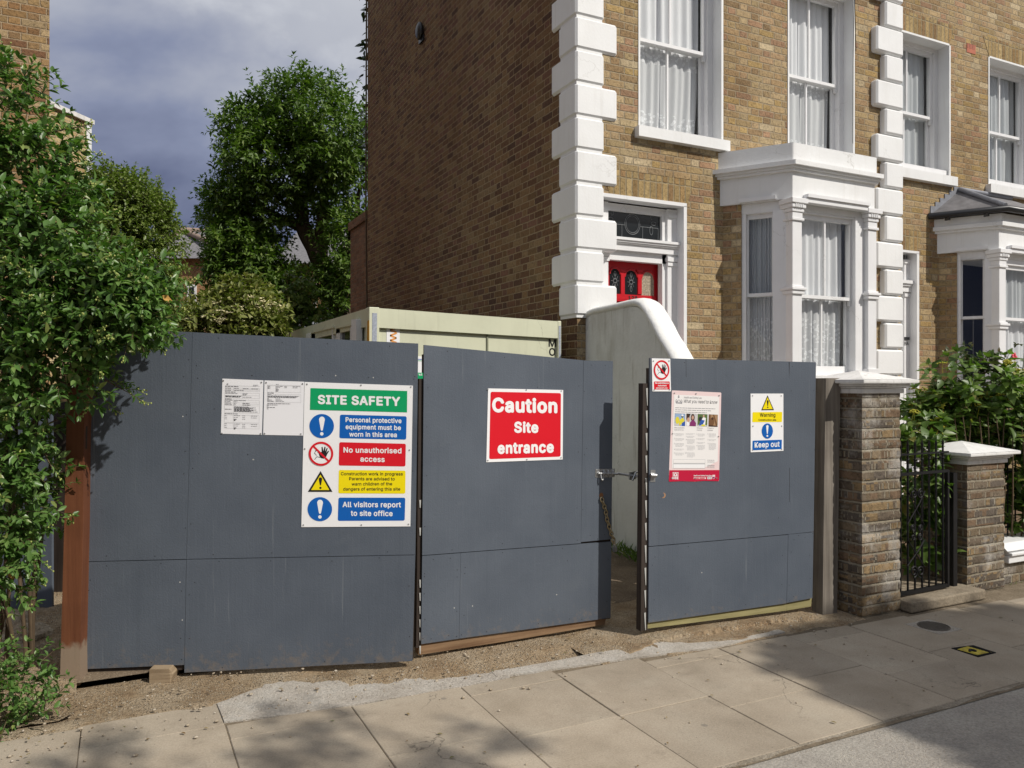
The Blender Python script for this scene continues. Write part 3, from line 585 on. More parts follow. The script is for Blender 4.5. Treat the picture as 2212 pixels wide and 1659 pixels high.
# bar seen through the gap, fixed to the wing wall side
# ---------------------------------------------------------------- posts
pp=thing('timber_post','red-brown painted timber post with a bare muddy foot beside the privet','post',gp(152,1480))
mb=MB(); zz6=ZM(0,1700,1.58)
PPl=Plane(134,4.14,184,4.16)
slabq(mb,PPl,[zz6(425,-420),zz6(548,-420),zz6(522,0),zz6(516,560),zz6(498,1340),zz6(500,1575),zz6(430,1600),zz6(372,1592),zz6(400,560),zz6(412,0)],-.11,0)
mb.build('post',M['post_brown'],pp,bevel=.004)
ht=MB(); slabq(ht,PPl,[zz6(520,-100),zz6(536,-100),zz6(500,1490),zz6(492,1490)],-.05,-.025); ht.build('hinge_batten',M['dark_timber'],pp)
tp=thing('timber_post','weathered grey timber gate post against the brick pier','post',gp(1795,1330))
mb=MB(); a=gp(1777,1329); b_=gp(1807.7,1329.5); z5=ZM(3200,1400,1.58)
TP=Plane(1777,5.44,1808,5.49); slabq(mb,TP,[z5(83,140),z5(172,140),z5(168,420),z5(152,1600),z5(150,1622),z5(62,1622),z5(72,760)],-.10,0)
mb.build('post',M['post_grey'],tp,bevel=.004)
# far-left panel and rubble
PF=Plane(-60,5.35,112,5.28)
fp=thing('site_hoarding','plain blue-grey hoarding panel half hidden behind the privet beside the brown post','panel',PF.pt(30,1330))
mb=MB(); slabq(mb,PF,[(-330,860),(111,868),(112,1340),(-330,1300)],-.02,0); mb.build('board',M['board'],fp)
mb=MB(); slabq(mb,PF,[(112,868),(165,868),(165,1345),(112,1342)],-.45,-.35); mb.build('dark_shade_panel',M['dark_timber'],fp)  # near-black board put in for the shade between panel and post
rb=MB(); random.seed(3)
def rock(c,rx,ry,rz,seed):
    bm=bmesh.new(); bmesh.ops.create_icosphere(bm,subdivisions=4,radius=1)
    for v in bm.verts:
        n=mn.fractal(v.co*1.4+Vector((seed,0,0)),1,2.2,5); q=v.co*(1+.38*n); v.co=Vector((c.x+q.x*rx,c.y+q.y*ry,c.z+max(q.z,-.8)*rz))
    vs=[v.co.copy() for v in bm.verts]; fs=[[w.index for w in f.verts] for f in bm.faces]; bm.free(); rb.add(vs,fs)
for (x,y,d,rx,rz,sd) in ((60,1385,4.7,.16,.09,1),(20,1360,4.9,.2,.10,2),(88,1430,4.5,.10,.09,3),(100,1475,4.3,.07,.07,4),(30,1420,4.6,.2,.10,5)):
    c=pd(x,y,d); rock(c,rx,rx*.8,rz,sd*3.7)
rbm=ground_mat('broken_concrete',[(.3,(.27,.20,.135)),(.5,(.40,.33,.24)),(.7,(.52,.46,.37))],7,.3,.9,50)
tag(rb.build('rubble',rbm),'broken brown concrete lump at the foot of the privet by the brown post','rubble')
M['block_wood']=wood('sawn_offcut',(.20,.14,.085),(.34,.26,.17),.9,'x',1.5,.5)
wb=MB(); c0=gp(*zd(1290,912)); c1=gp(*zd(1470,905))
wb.prism([Vector((c0.x,c0.y,-.02)),Vector((c1.x,c1.y,-.02)),Vector((c1.x+.014,c1.y,.03)),Vector((c1.x-.004,c1.y,.064)),Vector((c0.x,c0.y,.066))],Vector((-PL.n.x,-PL.n.y,0))*.25)
tag(wb.build('timber_block',M['block_wood'],bevel=.003),'rough sawn timber offcut wedged under the left hoarding leaf','timber')
# ---------------------------------------------------------------- houses
YF=6.6
class Fr:
    """local frame: o + h*u + n*out + z ; n points out of the wall"""
    def __init__(s,o,h,flip=False):
        s.o=Vector((o[0],o[1],0)); s.h=Vector((h[0],h[1],0)).normalized(); s.n=Vector((s.h.y,-s.h.x,0))
    def w(s,u,out,z): return s.o+s.h*u+s.n*out+Vector((0,0,z))
    def box(s,mb,u0,u1,o0,o1,z0,z1,mi=0):
        mb.prism([s.w(u0,o1,z0),s.w(u1,o1,z0),s.w(u1,o1,z1),s.w(u0,o1,z1)],s.n*(o0-o1),mi)
    def uz(s,x,y,out=0):
        r=pd(x,y,1.0)-Vector((0,0,CZ)); o=s.o+s.n*out; t=o.dot(s.n)/r.dot(s.n); p=r*t
        return (p-s.o).dot(s.h),CZ+p.z
FF=Fr((0,YF),(1,0))          # facade frame: u = X
fx=lambda x,out=0:FF.uz(x,CY,out)[0]
fz=lambda x,y,out=0:FF.uz(x,y,out)[1]
def wall_grid(mb,fr,u0,u1,z0,z1,holes,depth=.12,mi=0,rmi=0):
    us=sorted({u0,u1,*[h[0] for h in holes],*[h[1] for h in holes]}); zs=sorted({z0,z1,*[h[2] for h in holes],*[h[3] for h in holes]})
    us=[u for u in us if u0<=u<=u1]; zs=[z for z in zs if z0<=z<=z1]
    for i in range(len(us)-1):
        for j in range(len(zs)-1):
            cu,cz=(us[i]+us[i+1])/2,(zs[j]+zs[j+1])/2
            if any(h[0]<cu<h[1] and h[2]<cz<h[3] for h in holes): continue
            mb.poly([fr.w(us[i],0,zs[j]),fr.w(us[i+1],0,zs[j]),fr.w(us[i+1],0,zs[j+1]),fr.w(us[i],0,zs[j+1])],mi)
    for a,b,c,d in holes:
        for p,q in (((a,c),(b,c)),((b,c),(b,d)),((b,d),(a,d)),((a,d),(a,c))):
            mb.poly([fr.w(p[0],0,p[1]),fr.w(p[0],-depth,p[1]),fr.w(q[0],-depth,q[1]),fr.w(q[0],0,q[1])],rmi)
def curtain_mesh(fr,u0,u1,z0,z1,out,seed,amp=.022,folds=9,gather=0.0,nu=110):
    rr=random.Random(seed); mb=MB(); ph=[rr.uniform(0,6.28) for _ in range(4)]; nz=14; vs=[]
    for j in range(nz+1):
        v=j/nz; z=z0+(z1-z0)*v
        for i in range(nu+1):
            u=i/nu; pull=gather*(1-v)**2
            a=amp*(.6+.4*(1-v)); f=folds
            w=math.sin(6.283*f*u+ph[0]+.7*math.sin(6.283*2.3*u+ph[1]))*a+math.sin(6.283*f*.43*u+ph[2])*a*.8
            vs.append(fr.w(u0+(u1-u0)*(u*(1-pull)),out+w,z))
    mb.add(vs,[(j*(nu+1)+i,j*(nu+1)+i+1,(j+1)*(nu+1)+i+1,(j+1)*(nu+1)+i) for j in range(nz) for i in range(nu)],0,True)
    return mb
def sash_window(parent,fr,u0,u1,z0,z1,out,rail,cols=2,curt=('net','lace'),seed=1,stile=.045,gather=.0,horn=True,frame=.0,splits=None,cw=(0,1),fitu=None):
    """vertical sliding sash: frame part with sashes, panes and curtain as sub-parts"""
    f=MB()
    if frame:
        fr.box(f,u0-frame,u0,out-.1,out+.012,z0-.01,z1+frame); fr.box(f,u1,u1+frame,out-.1,out+.012,z0-.01,z1+frame); fr.box(f,u0,u1,out-.1,out+.012,z1,z1+frame)
    fr.box(f,u0-frame*.8,u1+frame*.8,out-.12,out+.02,z0-.05,z0)
    wp=f.build('window_frame',M['white_wood'],parent,bevel=.004)
    for nm,(a,b,o) in (('upper',(rail-.018,z1,out-.012)),('lower',(z0,rail+.018,out-.055))):
        s=MB(); st_=stile
        fr.box(s,u0,u0+st_,o-.04,o,a,b); fr.box(s,u1-st_,u1,o-.04,o,a,b)
        hb=.036 if nm=='upper' else .075
        fr.box(s,u0+st_,u1-st_,o-.04,o,a,a+hb); fr.box(s,u0+st_,u1-st_,o-.04,o,b-(.05 if nm=='upper' else .036),b)
        for k in range(1,cols):
            uc=u0+(u1-u0)*(k/cols if not splits else splits); fr.box(s,uc-.010,uc+.010,o-.03,o-.003,a+hb,b-.036)
        if nm=='upper' and horn:
            for uh in (u0,u1-st_): fr.box(s,uh+.004,uh+st_-.004,o-.035,o-.003,a-.06,a)
        s.build('sash',M['white_wood'],wp,bevel=.004)
        p=MB(); p.poly([fr.w(u0+st_*.8,o-.02,a+.02),fr.w(u1-st_*.8,o-.02,a+.02),fr.w(u1-st_*.8,o-.02,b-.02),fr.w(u0+st_*.8,o-.02,b-.02)])
        p.build('pane',M['glass'],wp)
    if curt:
        ca_,cb_=u0+(u1-u0)*cw[0]+.01,u0+(u1-u0)*cw[1]-.02
        curtain_mesh(fr,ca_,cb_,rail-.03,z1+.02,out-.125,seed,gather=0,amp=.016).build('curtain',M[curt[0]],wp)
        curtain_mesh(fr,ca_,cb_,z0-.02,rail+.03,out-.135,seed+5,gather=gather,amp=.016).build('curtain',M[curt[1]],wp)
    return wp
def unlit_backing(parent,fr,u0,u1,z0,z1,o0,dep=.75,name='room_backing'):
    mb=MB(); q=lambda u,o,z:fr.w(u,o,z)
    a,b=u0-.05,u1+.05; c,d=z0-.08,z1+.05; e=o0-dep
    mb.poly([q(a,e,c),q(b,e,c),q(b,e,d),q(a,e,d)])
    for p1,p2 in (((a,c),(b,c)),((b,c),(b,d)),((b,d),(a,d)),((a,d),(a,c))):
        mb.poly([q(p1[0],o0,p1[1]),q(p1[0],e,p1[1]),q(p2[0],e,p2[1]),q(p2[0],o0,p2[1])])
    return mb.build(name,M['room_backing'],parent)
XL,XR=4.0,8.64; HT=9.5
H=thing('terraced_house','yellow brick terraced house with white quoins, red front door and a white bay window','house',(6.2,YF,0))
# openings
w1=(fx(1381.5),fx(1558),fz(1381.5,274.5),fz(1381.5,274.5)+2.0)
w2=(fx(1703.5),fx(1842.5),3.9,w1[3])
dr=(fx(1299),fx(1481),.9,fz(1299,423.5))
BW=(5.775,YF); BC=(6.21,5.96); BC2=(7.46,5.96); BW2=(7.90,YF)
bayhole=(5.90,7.78,.8,3.45)
mb=MB(); wall_grid(mb,FF,XL,XR,0,HT,[w1,w2,dr,bayhole],.16,0,1)
mb.build('front_wall',[M['brick_front'],M['white']],H)
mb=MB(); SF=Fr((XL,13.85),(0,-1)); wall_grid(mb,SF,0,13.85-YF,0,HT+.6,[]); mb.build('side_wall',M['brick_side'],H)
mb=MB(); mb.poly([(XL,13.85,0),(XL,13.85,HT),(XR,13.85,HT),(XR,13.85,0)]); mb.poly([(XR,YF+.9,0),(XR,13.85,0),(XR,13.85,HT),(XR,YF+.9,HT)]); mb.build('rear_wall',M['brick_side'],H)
mb=MB(); mb.prism([(XL,YF,HT+.02),(XL,13.85,HT+.02),(XL,10.2,HT+2.2)],(XR-XL,0,0)); mb.build('roof',M['slate'],H)
# rear addition seen past the corner
mb=MB(); xa=XL+.03; Yr=at_X(757,480,xa).y; zt=at_X(800,452,xa).z
mb.box(xa,XR,13.87,Yr,0,zt-.16); ra=mb.build('rear_addition',M['brick_red'],H)
mb=MB(); mb.box(xa-.04,XR,13.88,Yr+.03,zt-.158,zt); mb.build('coping',M['brick_red'],ra)
# quoins
random.seed(5)
def quoin_corner(Hh,X,front_sign,zs,fl,fs,sl,ss,start_long,side=True,proj=.028,name='quoin'):
    for k in range(len(zs)-1):
        z0,z1=zs[k]+.009,zs[k+1]-.009
        lg=(k+start_long)%2==0; f=fl if lg else fs; s_=(ss if lg else sl)
        mb=MB()
        if front_sign>0: mb.box(X-proj,X+f,YF-proj,YF+s_,z0,z1)
        else: mb.box(X-f,X+.0,YF-proj,YF+.05,z0,z1)
        mb.build(name,M['white'],Hh,bevel=.021,seg=1)
zs=[2.262+.3262*k for k in range(23)]
fl=fx(1331)-XL; fs_=fx(1303)-XL
bl=MB(); bl.box(XL-.012,XL+fs_-.02,YF-.012,YF+.30,2.25,HT); bl.build('quoin_backing',M['white'],H)
# which blocks are long on the front: z 4.874-5.19 is long -> index 8
quoin_corner(H,XL,1,zs,fl,fs_,.47,.32,0)
zsr=[fz(1915,0)]
zr0=1.70; zs2=[zr0+.3262*k for k in range(24)]
xr_l=XR-(fx(1936)-fx(1878)); xr_s=XR-(fx(1936)-fx(1897))
bl=MB(); bl.box(xr_s+.015,XR-.012,YF-.012,YF+.05,0,HT); bl.build('quoin_backing',M['white'],H)
for k in range(len(zs2)-1):
    mb=MB(); mb.box(xr_l if k%2==0 else xr_s,XR,YF-.085,YF+.05,zs2[k]+.009,zs2[k+1]-.009); mb.build('quoin',M['white'],H,bevel=.021,seg=1)
mb=MB(); mb.box(xr_s,XR,YF-.085,YF+.05,0,zr0-.006); mb.build('quoin',M['white'],H,bevel=.02)
# first-floor windows
def reveal_trim(parent,o,depth=.16,t=.022,top=True):
    mb=MB(); a,b,c,d=o
    FF.box(mb,a-.018,a+.004,-.02,.008,c,d); FF.box(mb,b-.004,b+.022,-.02,.008,c,d)
    if top: FF.box(mb,a+.004,b-.004,-.02,.008,d-.004,d+.02)
    mb.build('window_trim',M['white'],parent)
def sill(parent,o,ext=.06,h=.115,proj=.075,d=.16):
    mb=MB(); FF.box(mb,o[0]-ext,o[1]+ext,-d,proj,o[2]-h,o[2]-.004); mb.build('sill',M['white'],parent,bevel=.008)
railz=fz(1381.5,65.5)
reveal_trim(H,w1); sill(H,w1)
sash_window(H,FF,w1[0]+.03,w1[1]-.07,w1[2]+.03,w1[3]-.02,-.15,railz,seed=2,frame=.075,gather=.07,cw=(0,1)); unlit_backing(H,FF,w1[0],w1[1],w1[2],w1[3],-.25)
reveal_trim(H,w2); sash_window(H,FF,w2[0]+.03,w2[1]-.07,4.08,w2[3]-.02,-.15,fz(1703,145.5),seed=9,frame=.075,gather=.06,cw=(0,.98)); unlit_backing(H,FF,w2[0],w2[1],3.9,w2[3],-.25)
# brick arch over the door
def arch(parent,u0,u1,z0,h,splay=.16,rise=.03):
    mb=MB(); n=10; lo=[];up=[]
    for k in range(n+1):
        a=k/n; u=u0+(u1-u0)*a; lo.append((u,z0+rise*math.sin(math.pi*a)*.0)); up.append((u0-splay+(u1-u0+2*splay)*a,z0+h))
    ring=[FF.w(u,.004,z) for u,z in lo]+[FF.w(u,.004,z) for u,z in reversed(up)]
    mb.poly(ring); mb.build('brick_arch',M['brick_arch'],parent)
arch(H,dr[0]+.10,dr[1]+.02,dr[3]+.025,.26,splay=.10)
# doorway
zD=ZM(2150,700,2.194)
def pbox(mb,fr,o0,o1,tl,br,zl=None,mi=0,z=zD):
    u0,z1=fr.uz(*z(*tl),o1); u1,_=fr.uz(*z(br[0],tl[1]),o1); z0=fr.uz(*z(tl[0],br[1]),o1)[1]
    fr.box(mb,u0,u1,o0,o1,z0,z1,mi); return u0,u1,z0,z1
ds=MB()
FF.box(ds,dr[1]-.035,dr[1]+.005,-.14,.015,.9,dr[3]); FF.box(ds,dr[0]-.01,dr[1]+.005,-.14,.015,dr[3]-.005,dr[3]+.032)
o=-.10
u_pr0,u_pr1=FF.uz(*zD(1050,700),o)[0],FF.uz(*zD(1135,700),o)[0]; u_pl0,u_pl1=dr[0]-.02,FF.uz(*zD(538,400),o)[0]
for a,b in ((u_pl0,u_pl1),(u_pr0,u_pr1)): FF.box(ds,a,b,-.16,o,.9,dr[3]-.02)
FF.box(ds,u_pr1,dr[1]-.035,-.16,o-.035,.9,dr[3]-.02); FF.box(ds,u_pl1,u_pr0,-.18,-.13,FF.uz(*zD(540,278),-.13)[1],dr[3]-.02)
FF.box(ds,u_pr0-.05,u_pr0,-.2,-.125,.9,dr[3]-.05)
zt1=FF.uz(*zD(480,495),-.06)[1]; zt0=FF.uz(*zD(545,610),-.06)[1]
for k,(ex,za,zb_) in enumerate(((.05,.78,1.0),(.035,.62,.78),(.022,.5,.62),(.005,0,.5))):
    FF.box(ds,u_pl0,u_pr1+ex,-.2,-.085+ex,zt0+(zt1-zt0)*za,zt0+(zt1-zt0)*zb_-.001)
zl0=FF.uz(*zD(550,705),-.13)[1]; FF.box(ds,u_pl1,u_pr0,-.2,-.125,zl0,zt0-.001)
for a,b in ((u_pl0,u_pl1),(u_pr0,u_pr1)):
    FF.box(ds,a-.012,b+.014,-.15,-.078,zt0-.075,zt0-.03); FF.box(ds,a-.004,b+.008,-.15,-.088,zt0-.12,zt0-.08)
    FF.box(ds,a-.004,b+.008,-.15,-.088,dr[3]-.11,dr[3]-.075)
ds_o=ds.build('door_surround',M['white_wood'],H,bevel=.004)
# transom light with leading
tw=MB(); u0,z1=FF.uz(*zD(540,280),-.16); u1,_=FF.uz(*zD(968,280),-.16); z0=zt1+.02
tw.poly([FF.w(u0-.02,-.16,z0-.05),FF.w(u1+.02,-.16,z0-.05),FF.w(u1+.02,-.16,z1+.04),FF.w(u0-.02,-.16,z1+.04)]); t_o=tw.build('transom_window',M['dark_glass'],H)
M['came']=plain('grey_lead_came',(.16,.17,.18),.5)
ld=MB(); uc=(u0+u1)/2-.02; zc_=z0+(z1-z0)*.55
P3v=lambda u,z:FF.w(u,-.157,z)
def ring(mb,u,z,ru,rz,r=.004,n=24,f=P3v): mb.tube([f(u+ru*math.cos(6.283*k/n),z+rz*math.sin(6.283*k/n)) for k in range(n)],r,5,0,False,True)
ring(ld,uc,zc_,.095,.105); ring(ld,uc,zc_,.078,.088,.003)
for s in (-1,1):
    ring(ld,uc+s*.24,z0+.10,.02,.045,.003); ring(ld,uc+s*.27,zc_+.03,.03,.018,.003); ring(ld,uc+s*.25,zc_+.1,.015,.03,.003)
    for q in (.13,.33): ld.tube([P3v(uc+s*q,z0),P3v(uc+s*q,z0+.13)],.003,5)
    ld.tube([P3v(uc+s*.10,z0+.13),P3v(uc+s*.33,z0+.13)],.003,5)
ld.build('leading',M['came'],t_o)
# red door
dd=-.24; q=lambda a,b:FF.uz(*zD(a,b),dd)
ud0=u_pl1-.06; ud1=q(972,750)[0]; zd1=q(545,715)[1]+.01
door=MB(); FF.box(door,ud0,ud1,dd-.05,dd,.9,zd1); d_o=door.build('front_door',M['red_door'],H)
def archpane(a0,a1,top,bot,mat):
    ua,ub=q(a0,900)[0],q(a1,900)[0]; zt_,zb_=q(a0,top)[1],q(a0,bot)[1]; r_=(ub-ua)/2
    pts=[FF.w(ua,dd+.003,zb_),FF.w(ub,dd+.003,zb_)]+[FF.w((ua+ub)/2+r_*math.cos(math.pi*k/12),dd+.003,zt_-r_+r_*math.sin(math.pi*k/12)) for k in range(13)]
    mb=MB(); mb.poly(pts); po=mb.build('door_pane',mat,d_o)
    fm=MB(); fm.tube([p+FF.n*.004 for p in pts[2:]],.009,6); 
    fm.build('door_moulding',M['red_door'],d_o); return ua,ub,zt_,zb_
M['frosted']=paint('frosted_glass',(.34,.28,.21),.3,.45,55,.4,60)
fl2=MB(); PV=lambda u,z:FF.w(u,dd+.006,z)
for a0,a1,mt in ((548,638,M['dark_glass']),(678,785,M['dark_glass']),(822,930,M['frosted'])):
    ua,ub,zt_,zb_=archpane(a0,a1,775 if a0<600 else 790 if a0<800 else 805,1000 if a0<600 else 1008 if a0<800 else 1018,mt)
    if mt is M['dark_glass']:
        c_,zc2_=(ua+ub)/2,(zt_+zb_)/2
        ring(fl2,c_,zc2_,.022,.022,.005,14,PV)
        for k in range(8):
            an=k*math.pi/4; fl2.tube([PV(c_+.024*math.cos(an),zc2_+.024*math.sin(an)),PV(c_+.048*math.cos(an),zc2_+.07*math.sin(an))],.0028,4)
        ring(fl2,c_,zc2_-.07,.012,.03,.003,14,PV); ring(fl2,c_,zc2_+.075,.012,.025,.003,14,PV)
fl2.build('leading',M['came'],d_o)
rl=MB()
for a in (643,790):
    ua,ub=q(a,900)[0],q(a+32,900)[0]; FF.box(rl,ua,ub,dd,dd+.012,q(a,1005)[1],q(a,800)[1]); FF.box(rl,ua-.015,ub+.015,dd,dd+.02,q(a,812)[1],q(a,795)[1])
FF.box(rl,ud0,q(945,1000)[0],dd,dd+.014,q(545,1045)[1],q(545,1000)[1]); FF.box(rl,ud0,q(945,1000)[0],dd,dd+.022,q(545,1062)[1],q(545,1048)[1])
rl.build('door_rail',M['red_door'],d_o)
# ---------------------------------------------------------------- bay
def offset_poly(pts,off):
    """offset open polyline W,C,C2,W2 outwards; ends stay on the wall line"""
    P=[Vector((p[0],p[1])) for p in pts]; ns=[]
    for i in range(len(P)-1):
        h=(P[i+1]-P[i]).normalized(); ns.append(Vector((h.y,-h.x)))
    out=[]
    for i,p in enumerate(P):
        if i==0: n=ns[0]; h=(P[1]-P[0]).normalized(); q=p+n*off; t=(YF-q.y)/h.y; out.append(q+h*t)
        elif i==len(P)-1: n=ns[-1]; h=(P[-1]-P[-2]).normalized(); q=p+n*off; t=(YF-q.y)/h.y; out.append(q+h*t)
        else:
            m=(ns[i-1]+ns[i]); m=m/m.length; out.append(p+m*(off/m.dot(ns[i])))
    return out
def band(mb,pts,off,z0,z1,mi=0,inner=-.14):
    o=offset_poly(pts,off); 
    ring_=[Vector((p.x,p.y,z0)) for p in o]+[Vector((o[-1].x,YF+.02,z0)),Vector((o[0].x,YF+.02,z0))]
    mb.prism(ring_,(0,0,z1-z0),mi)
def bay(Hh,pts,Z,kind):
    W,C,C2,W2=pts
    b=MB(); band(b,pts,-.02,Z['fr0'],Z['fr1']); band(b,pts,-.07,Z['fr0']-.10,Z['fr0']-.002); bo=b.build('bay_window',M['white'],Hh,bevel=.006)
    c=MB()
    for off,za,zb_ in Z['corn']: band(c,pts,off,za,zb_)
    c.build('cornice',M['white'],bo,bevel=.006)
    if kind==0:
        p=MB(); band(p,pts,.0,Z['pa0'],Z['pa1']); p.build('parapet',M['white'],bo,bevel=.012)
    # base wall
    bs=MB(); band(bs,pts,-.03,.2,Z['sill']-.12); bs.build('bay_base',M['brick_front'],bo)
    s=MB(); band(s,pts,.045,Z['sill']-.115,Z['sill']-.02); s.build('sill',M['white'],bo,bevel=.008)
    cant=Fr(W,(C[0]-W[0],C[1]-W[1])); front=Fr(C,(1,0)); cr=Fr(C2,(W2[0]-C2[0],W2[1]-C2[1]))
    Lc=(Vector(C)-Vector(W)).length; Lf=C2[0]-C[0]
    # brick return beside the wall
    br=MB(); cant.box(br,0.0,Z['ret'],-.30,-.055,.2,Z['fr0']-.001); br.build('brick_return',M['brick_front'],bo)
    # timber jambs: cant
    j=MB(); zt=Z['fr0']-.101; za=Z['sill']-.02
    cant.box(j,Z['ret']+.001,Z['cg0'],-.2,-.075,za,zt); cant.box(j,Z['cg1'],Lc-.02,-.2,-.05,za,zt); cant.box(j,Z['cg0'],Z['cg1'],-.2,-.07,Z['ctop'],zt)
    front.box(j,.0,Z['fg0'],-.2,-.06,za,zt); front.box(j,Z['fg1'],Lf,-.2,-.06,za,zt); front.box(j,Z['fg0'],Z['fg1'],-.2,-.08,Z['ftop'],zt)
    cr.box(j,.03,.62,-.2,-.07,za,zt)
    j.build('window_jambs',M['white_wood'],bo,bevel=.004)
    if kind==0:
        sash_window(bo,cant,Z['cg0'],Z['cg1'],za+.03,Z['ctop'],-.10,Z['crail'],cols=1,curt=('net_grey','lace'),seed=21,stile=.02,horn=False)
        sash_window(bo,front,Z['fg0'],Z['fg1'],za+.03,Z['ftop'],-.10,Z['frail'],cols=2,curt=('net','lace'),seed=33,stile=.035,gather=.04,cw=(0,1))
    else:
        sash_window(bo,cant,Z['cg0'],Z['cg1'],za+.03,Z['ctop'],-.10,Z['crail'],cols=1,curt=None,seed=21,stile=.02,horn=False)
        sash_window(bo,front,Z['fg0'],Z['fg1'],za+.03,Z['ftop'],-.10,Z['frail'],cols=1,curt=('net_grey','net'),seed=43,stile=.035)
    rm=MB(); zz=[(-.4,Z['sill']-.1),(-.4,Z['fr0'])]
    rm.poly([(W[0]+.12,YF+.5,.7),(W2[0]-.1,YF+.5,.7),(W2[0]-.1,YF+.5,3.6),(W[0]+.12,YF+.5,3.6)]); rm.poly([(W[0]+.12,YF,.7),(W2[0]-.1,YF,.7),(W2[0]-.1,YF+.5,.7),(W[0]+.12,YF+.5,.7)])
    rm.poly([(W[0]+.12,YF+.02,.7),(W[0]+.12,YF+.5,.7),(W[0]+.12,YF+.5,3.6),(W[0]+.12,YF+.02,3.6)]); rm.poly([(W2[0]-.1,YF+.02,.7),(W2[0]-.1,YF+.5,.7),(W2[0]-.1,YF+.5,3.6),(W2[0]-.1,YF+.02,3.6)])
    rm.build('room_backing',M['room_backing'],bo)
    # corner columns
    for sgn,cx in ((1,C[0]),(-1,C2[0])):
        col=MB(); w_=.135; cy_=C[1]; x0=cx-.005 if sgn>0 else cx-w_+.005
        def sq(ex,za_,zb_,m=None):
            col.box(x0-ex,x0+w_+ex,cy_+.008-ex,cy_+.16,za_,zb_)
        sq(0,.05,Z['cap0']); sq(.018,Z['cap0'],Z['cap0']+.03); sq(.005,Z['cap0']+.03,Z['cap0']+.09); sq(.016,Z['cap0']+.09,Z['cap0']+.13); sq(.03,Z['cap0']+.13,Z['cap0']+.175); sq(.045,Z['cap0']+.175,Z['fr0']-.002)
        sq(.02,Z['col']-.04,Z['col']+.0); sq(.035,Z['col'],Z['col']+.03); sq(.015,Z['col']+.03,Z['col']+.05); sq(.02,Z['sill'],Z['sill']+.06)
        for k in range(4): col.box(x0+.012+k*.03,x0+.03+k*.03,cy_-.030,cy_+.02,Z['cap0']+.13,Z['cap0']+.172)
        col.build('column',M['white_wood'],bo,bevel=.006)
    # drip mouldings over the windows
    d=MB()
    front.box(d,.16,Lf-.16,-.06,.05,Z['fr0']+.015,Z['fr0']+.05); front.box(d,.15,Lf-.15,-.06,.03,Z['fr0']-.035,Z['fr0']+.014); cant.box(d,Z['cg0']-.06,Z['cg1']+.04,-.06,.0,Z['fr0']+.01,Z['fr0']+.05)
    d.build('drip_moulding',M['white_wood'],bo,bevel=.006)
    return bo,cant,front
zB=ZM(2750,550,1.6485)
cant=Fr(BW,(BC[0]-BW[0],BC[1]-BW[1])); front=Fr(BC,(1,0))
cu=lambda a,b=900:cant.uz(*zB(a,b),-.10); fu_=lambda a,b=900:front.uz(*zB(a,b),-.10)
Z0=dict(fr0=3.52,fr1=3.80,pa0=3.897,pa1=4.09,corn=[(.015,3.80,3.825),(.035,3.826,3.85),(.065,3.851,3.896)],sill=fu_(800,1520)[1],
  ret=cant.uz(*zB(278,900),-.055)[0],cg0=cu(312)[0],cg1=cu(488)[0],ctop=cu(320,488)[1],crail=cu(320,1010)[1],
  fg0=fu_(650)[0],fg1=fu_(1000)[0],ftop=fu_(655,475)[1],frail=fu_(650,1012)[1],cap0=3.29,col=2.57)
bay(H,[BW,BC,BC2,BW2],Z0,0)
# cables down the front
cb=MB()
for pts in ([(1843,-10),(1844,60),(1843,135),(1842.5,310)],[(1846,-5),(1849,110)]): cb.tube([at_Y(x,y,YF-.012) for x,y in pts],.004,5)
cb.build('cable',M['iron'],H)
# vent / lamp on the flank wall
za=ZM(1400,0,2.4578); p=at_X(*za(648,305),XL); mb=MB(); mb.ellipsoid((XL-.05,p.y,p.z),.05,.11,.13,12,8); mb.box(XL-.03,XL+.01,p.y-.09,p.y+.09,p.z-.16,p.z-.08); mb.build('flue_cap',M['gutter'],H)
# ---------------------------------------------------------------- neighbour on the right
N_=thing('terraced_house','right-hand neighbouring brick house with a slate-roofed bay and plain white window reveals','house',(10.5,YF,0))
n1=(fx(1925),fx(2050),4.275,5.985); n2=(fx(2136),fx(2136)+(fx(2050)-fx(1925)),4.275,5.985); n3=(8.69,fx(1982),.5,3.245)
XE=16.0; NW=(9.36,YF); NC=(9.72,6.0); NC2=(10.95,6.0); NW2=(11.3,YF); nb=(9.5,11.2,.8,3.2)
mb=MB(); wall_grid(mb,FF,XR+.001,XE,0,HT,[n1,n2,n3,nb],.16,0,1); mb.build('front_wall',[M['brick_front'],M['white']],N_)
mb=MB(); mb.prism([(XR+.01,YF,HT),(XR+.01,13.8,HT),(XR+.01,10.2,HT+2.2)],(XE-XR,0,0)); mb.build('roof',M['slate'],N_)
mb=MB(); mb.poly([(XE,YF,0),(XE,13.8,0),(XE,13.8,HT),(XE,YF,HT)]); mb.poly([(XE,13.8,0),(XR+.02,13.8,0),(XR+.02,13.8,HT),(XE,13.8,HT)]); mb.build('rear_wall',M['brick_side'],N_)
for k,o in enumerate((n1,n2)):
    reveal_trim(N_,o); sill(N_,o,.07,.12); sash_window(N_,FF,o[0]+.04,o[1]-.07,o[2]+.10,o[3]-.05,-.17,5.08,curt=('net_grey','net_grey'),seed=50+k,cw=(0,1),frame=.075); unlit_backing(N_,FF,o[0],o[1],o[2],o[3],-.27)
    mb=MB(); FF.box(mb,o[0]+.02,o[1]-.02,-.17,-.02,o[2]-.003,o[2]+.09); mb.build('sill_board',M['white_wood'],N_,bevel=.005)
    arch(N_,o[0],o[1],o[3]+.022,.25,splay=.13)
ds=MB(); FF.box(ds,n3[1]-.03,n3[1]+.012,-.14,.015,.5,n3[3]); FF.box(ds,n3[0],n3[1]+.012,-.14,.015,n3[3]-.004,n3[3]+.025)
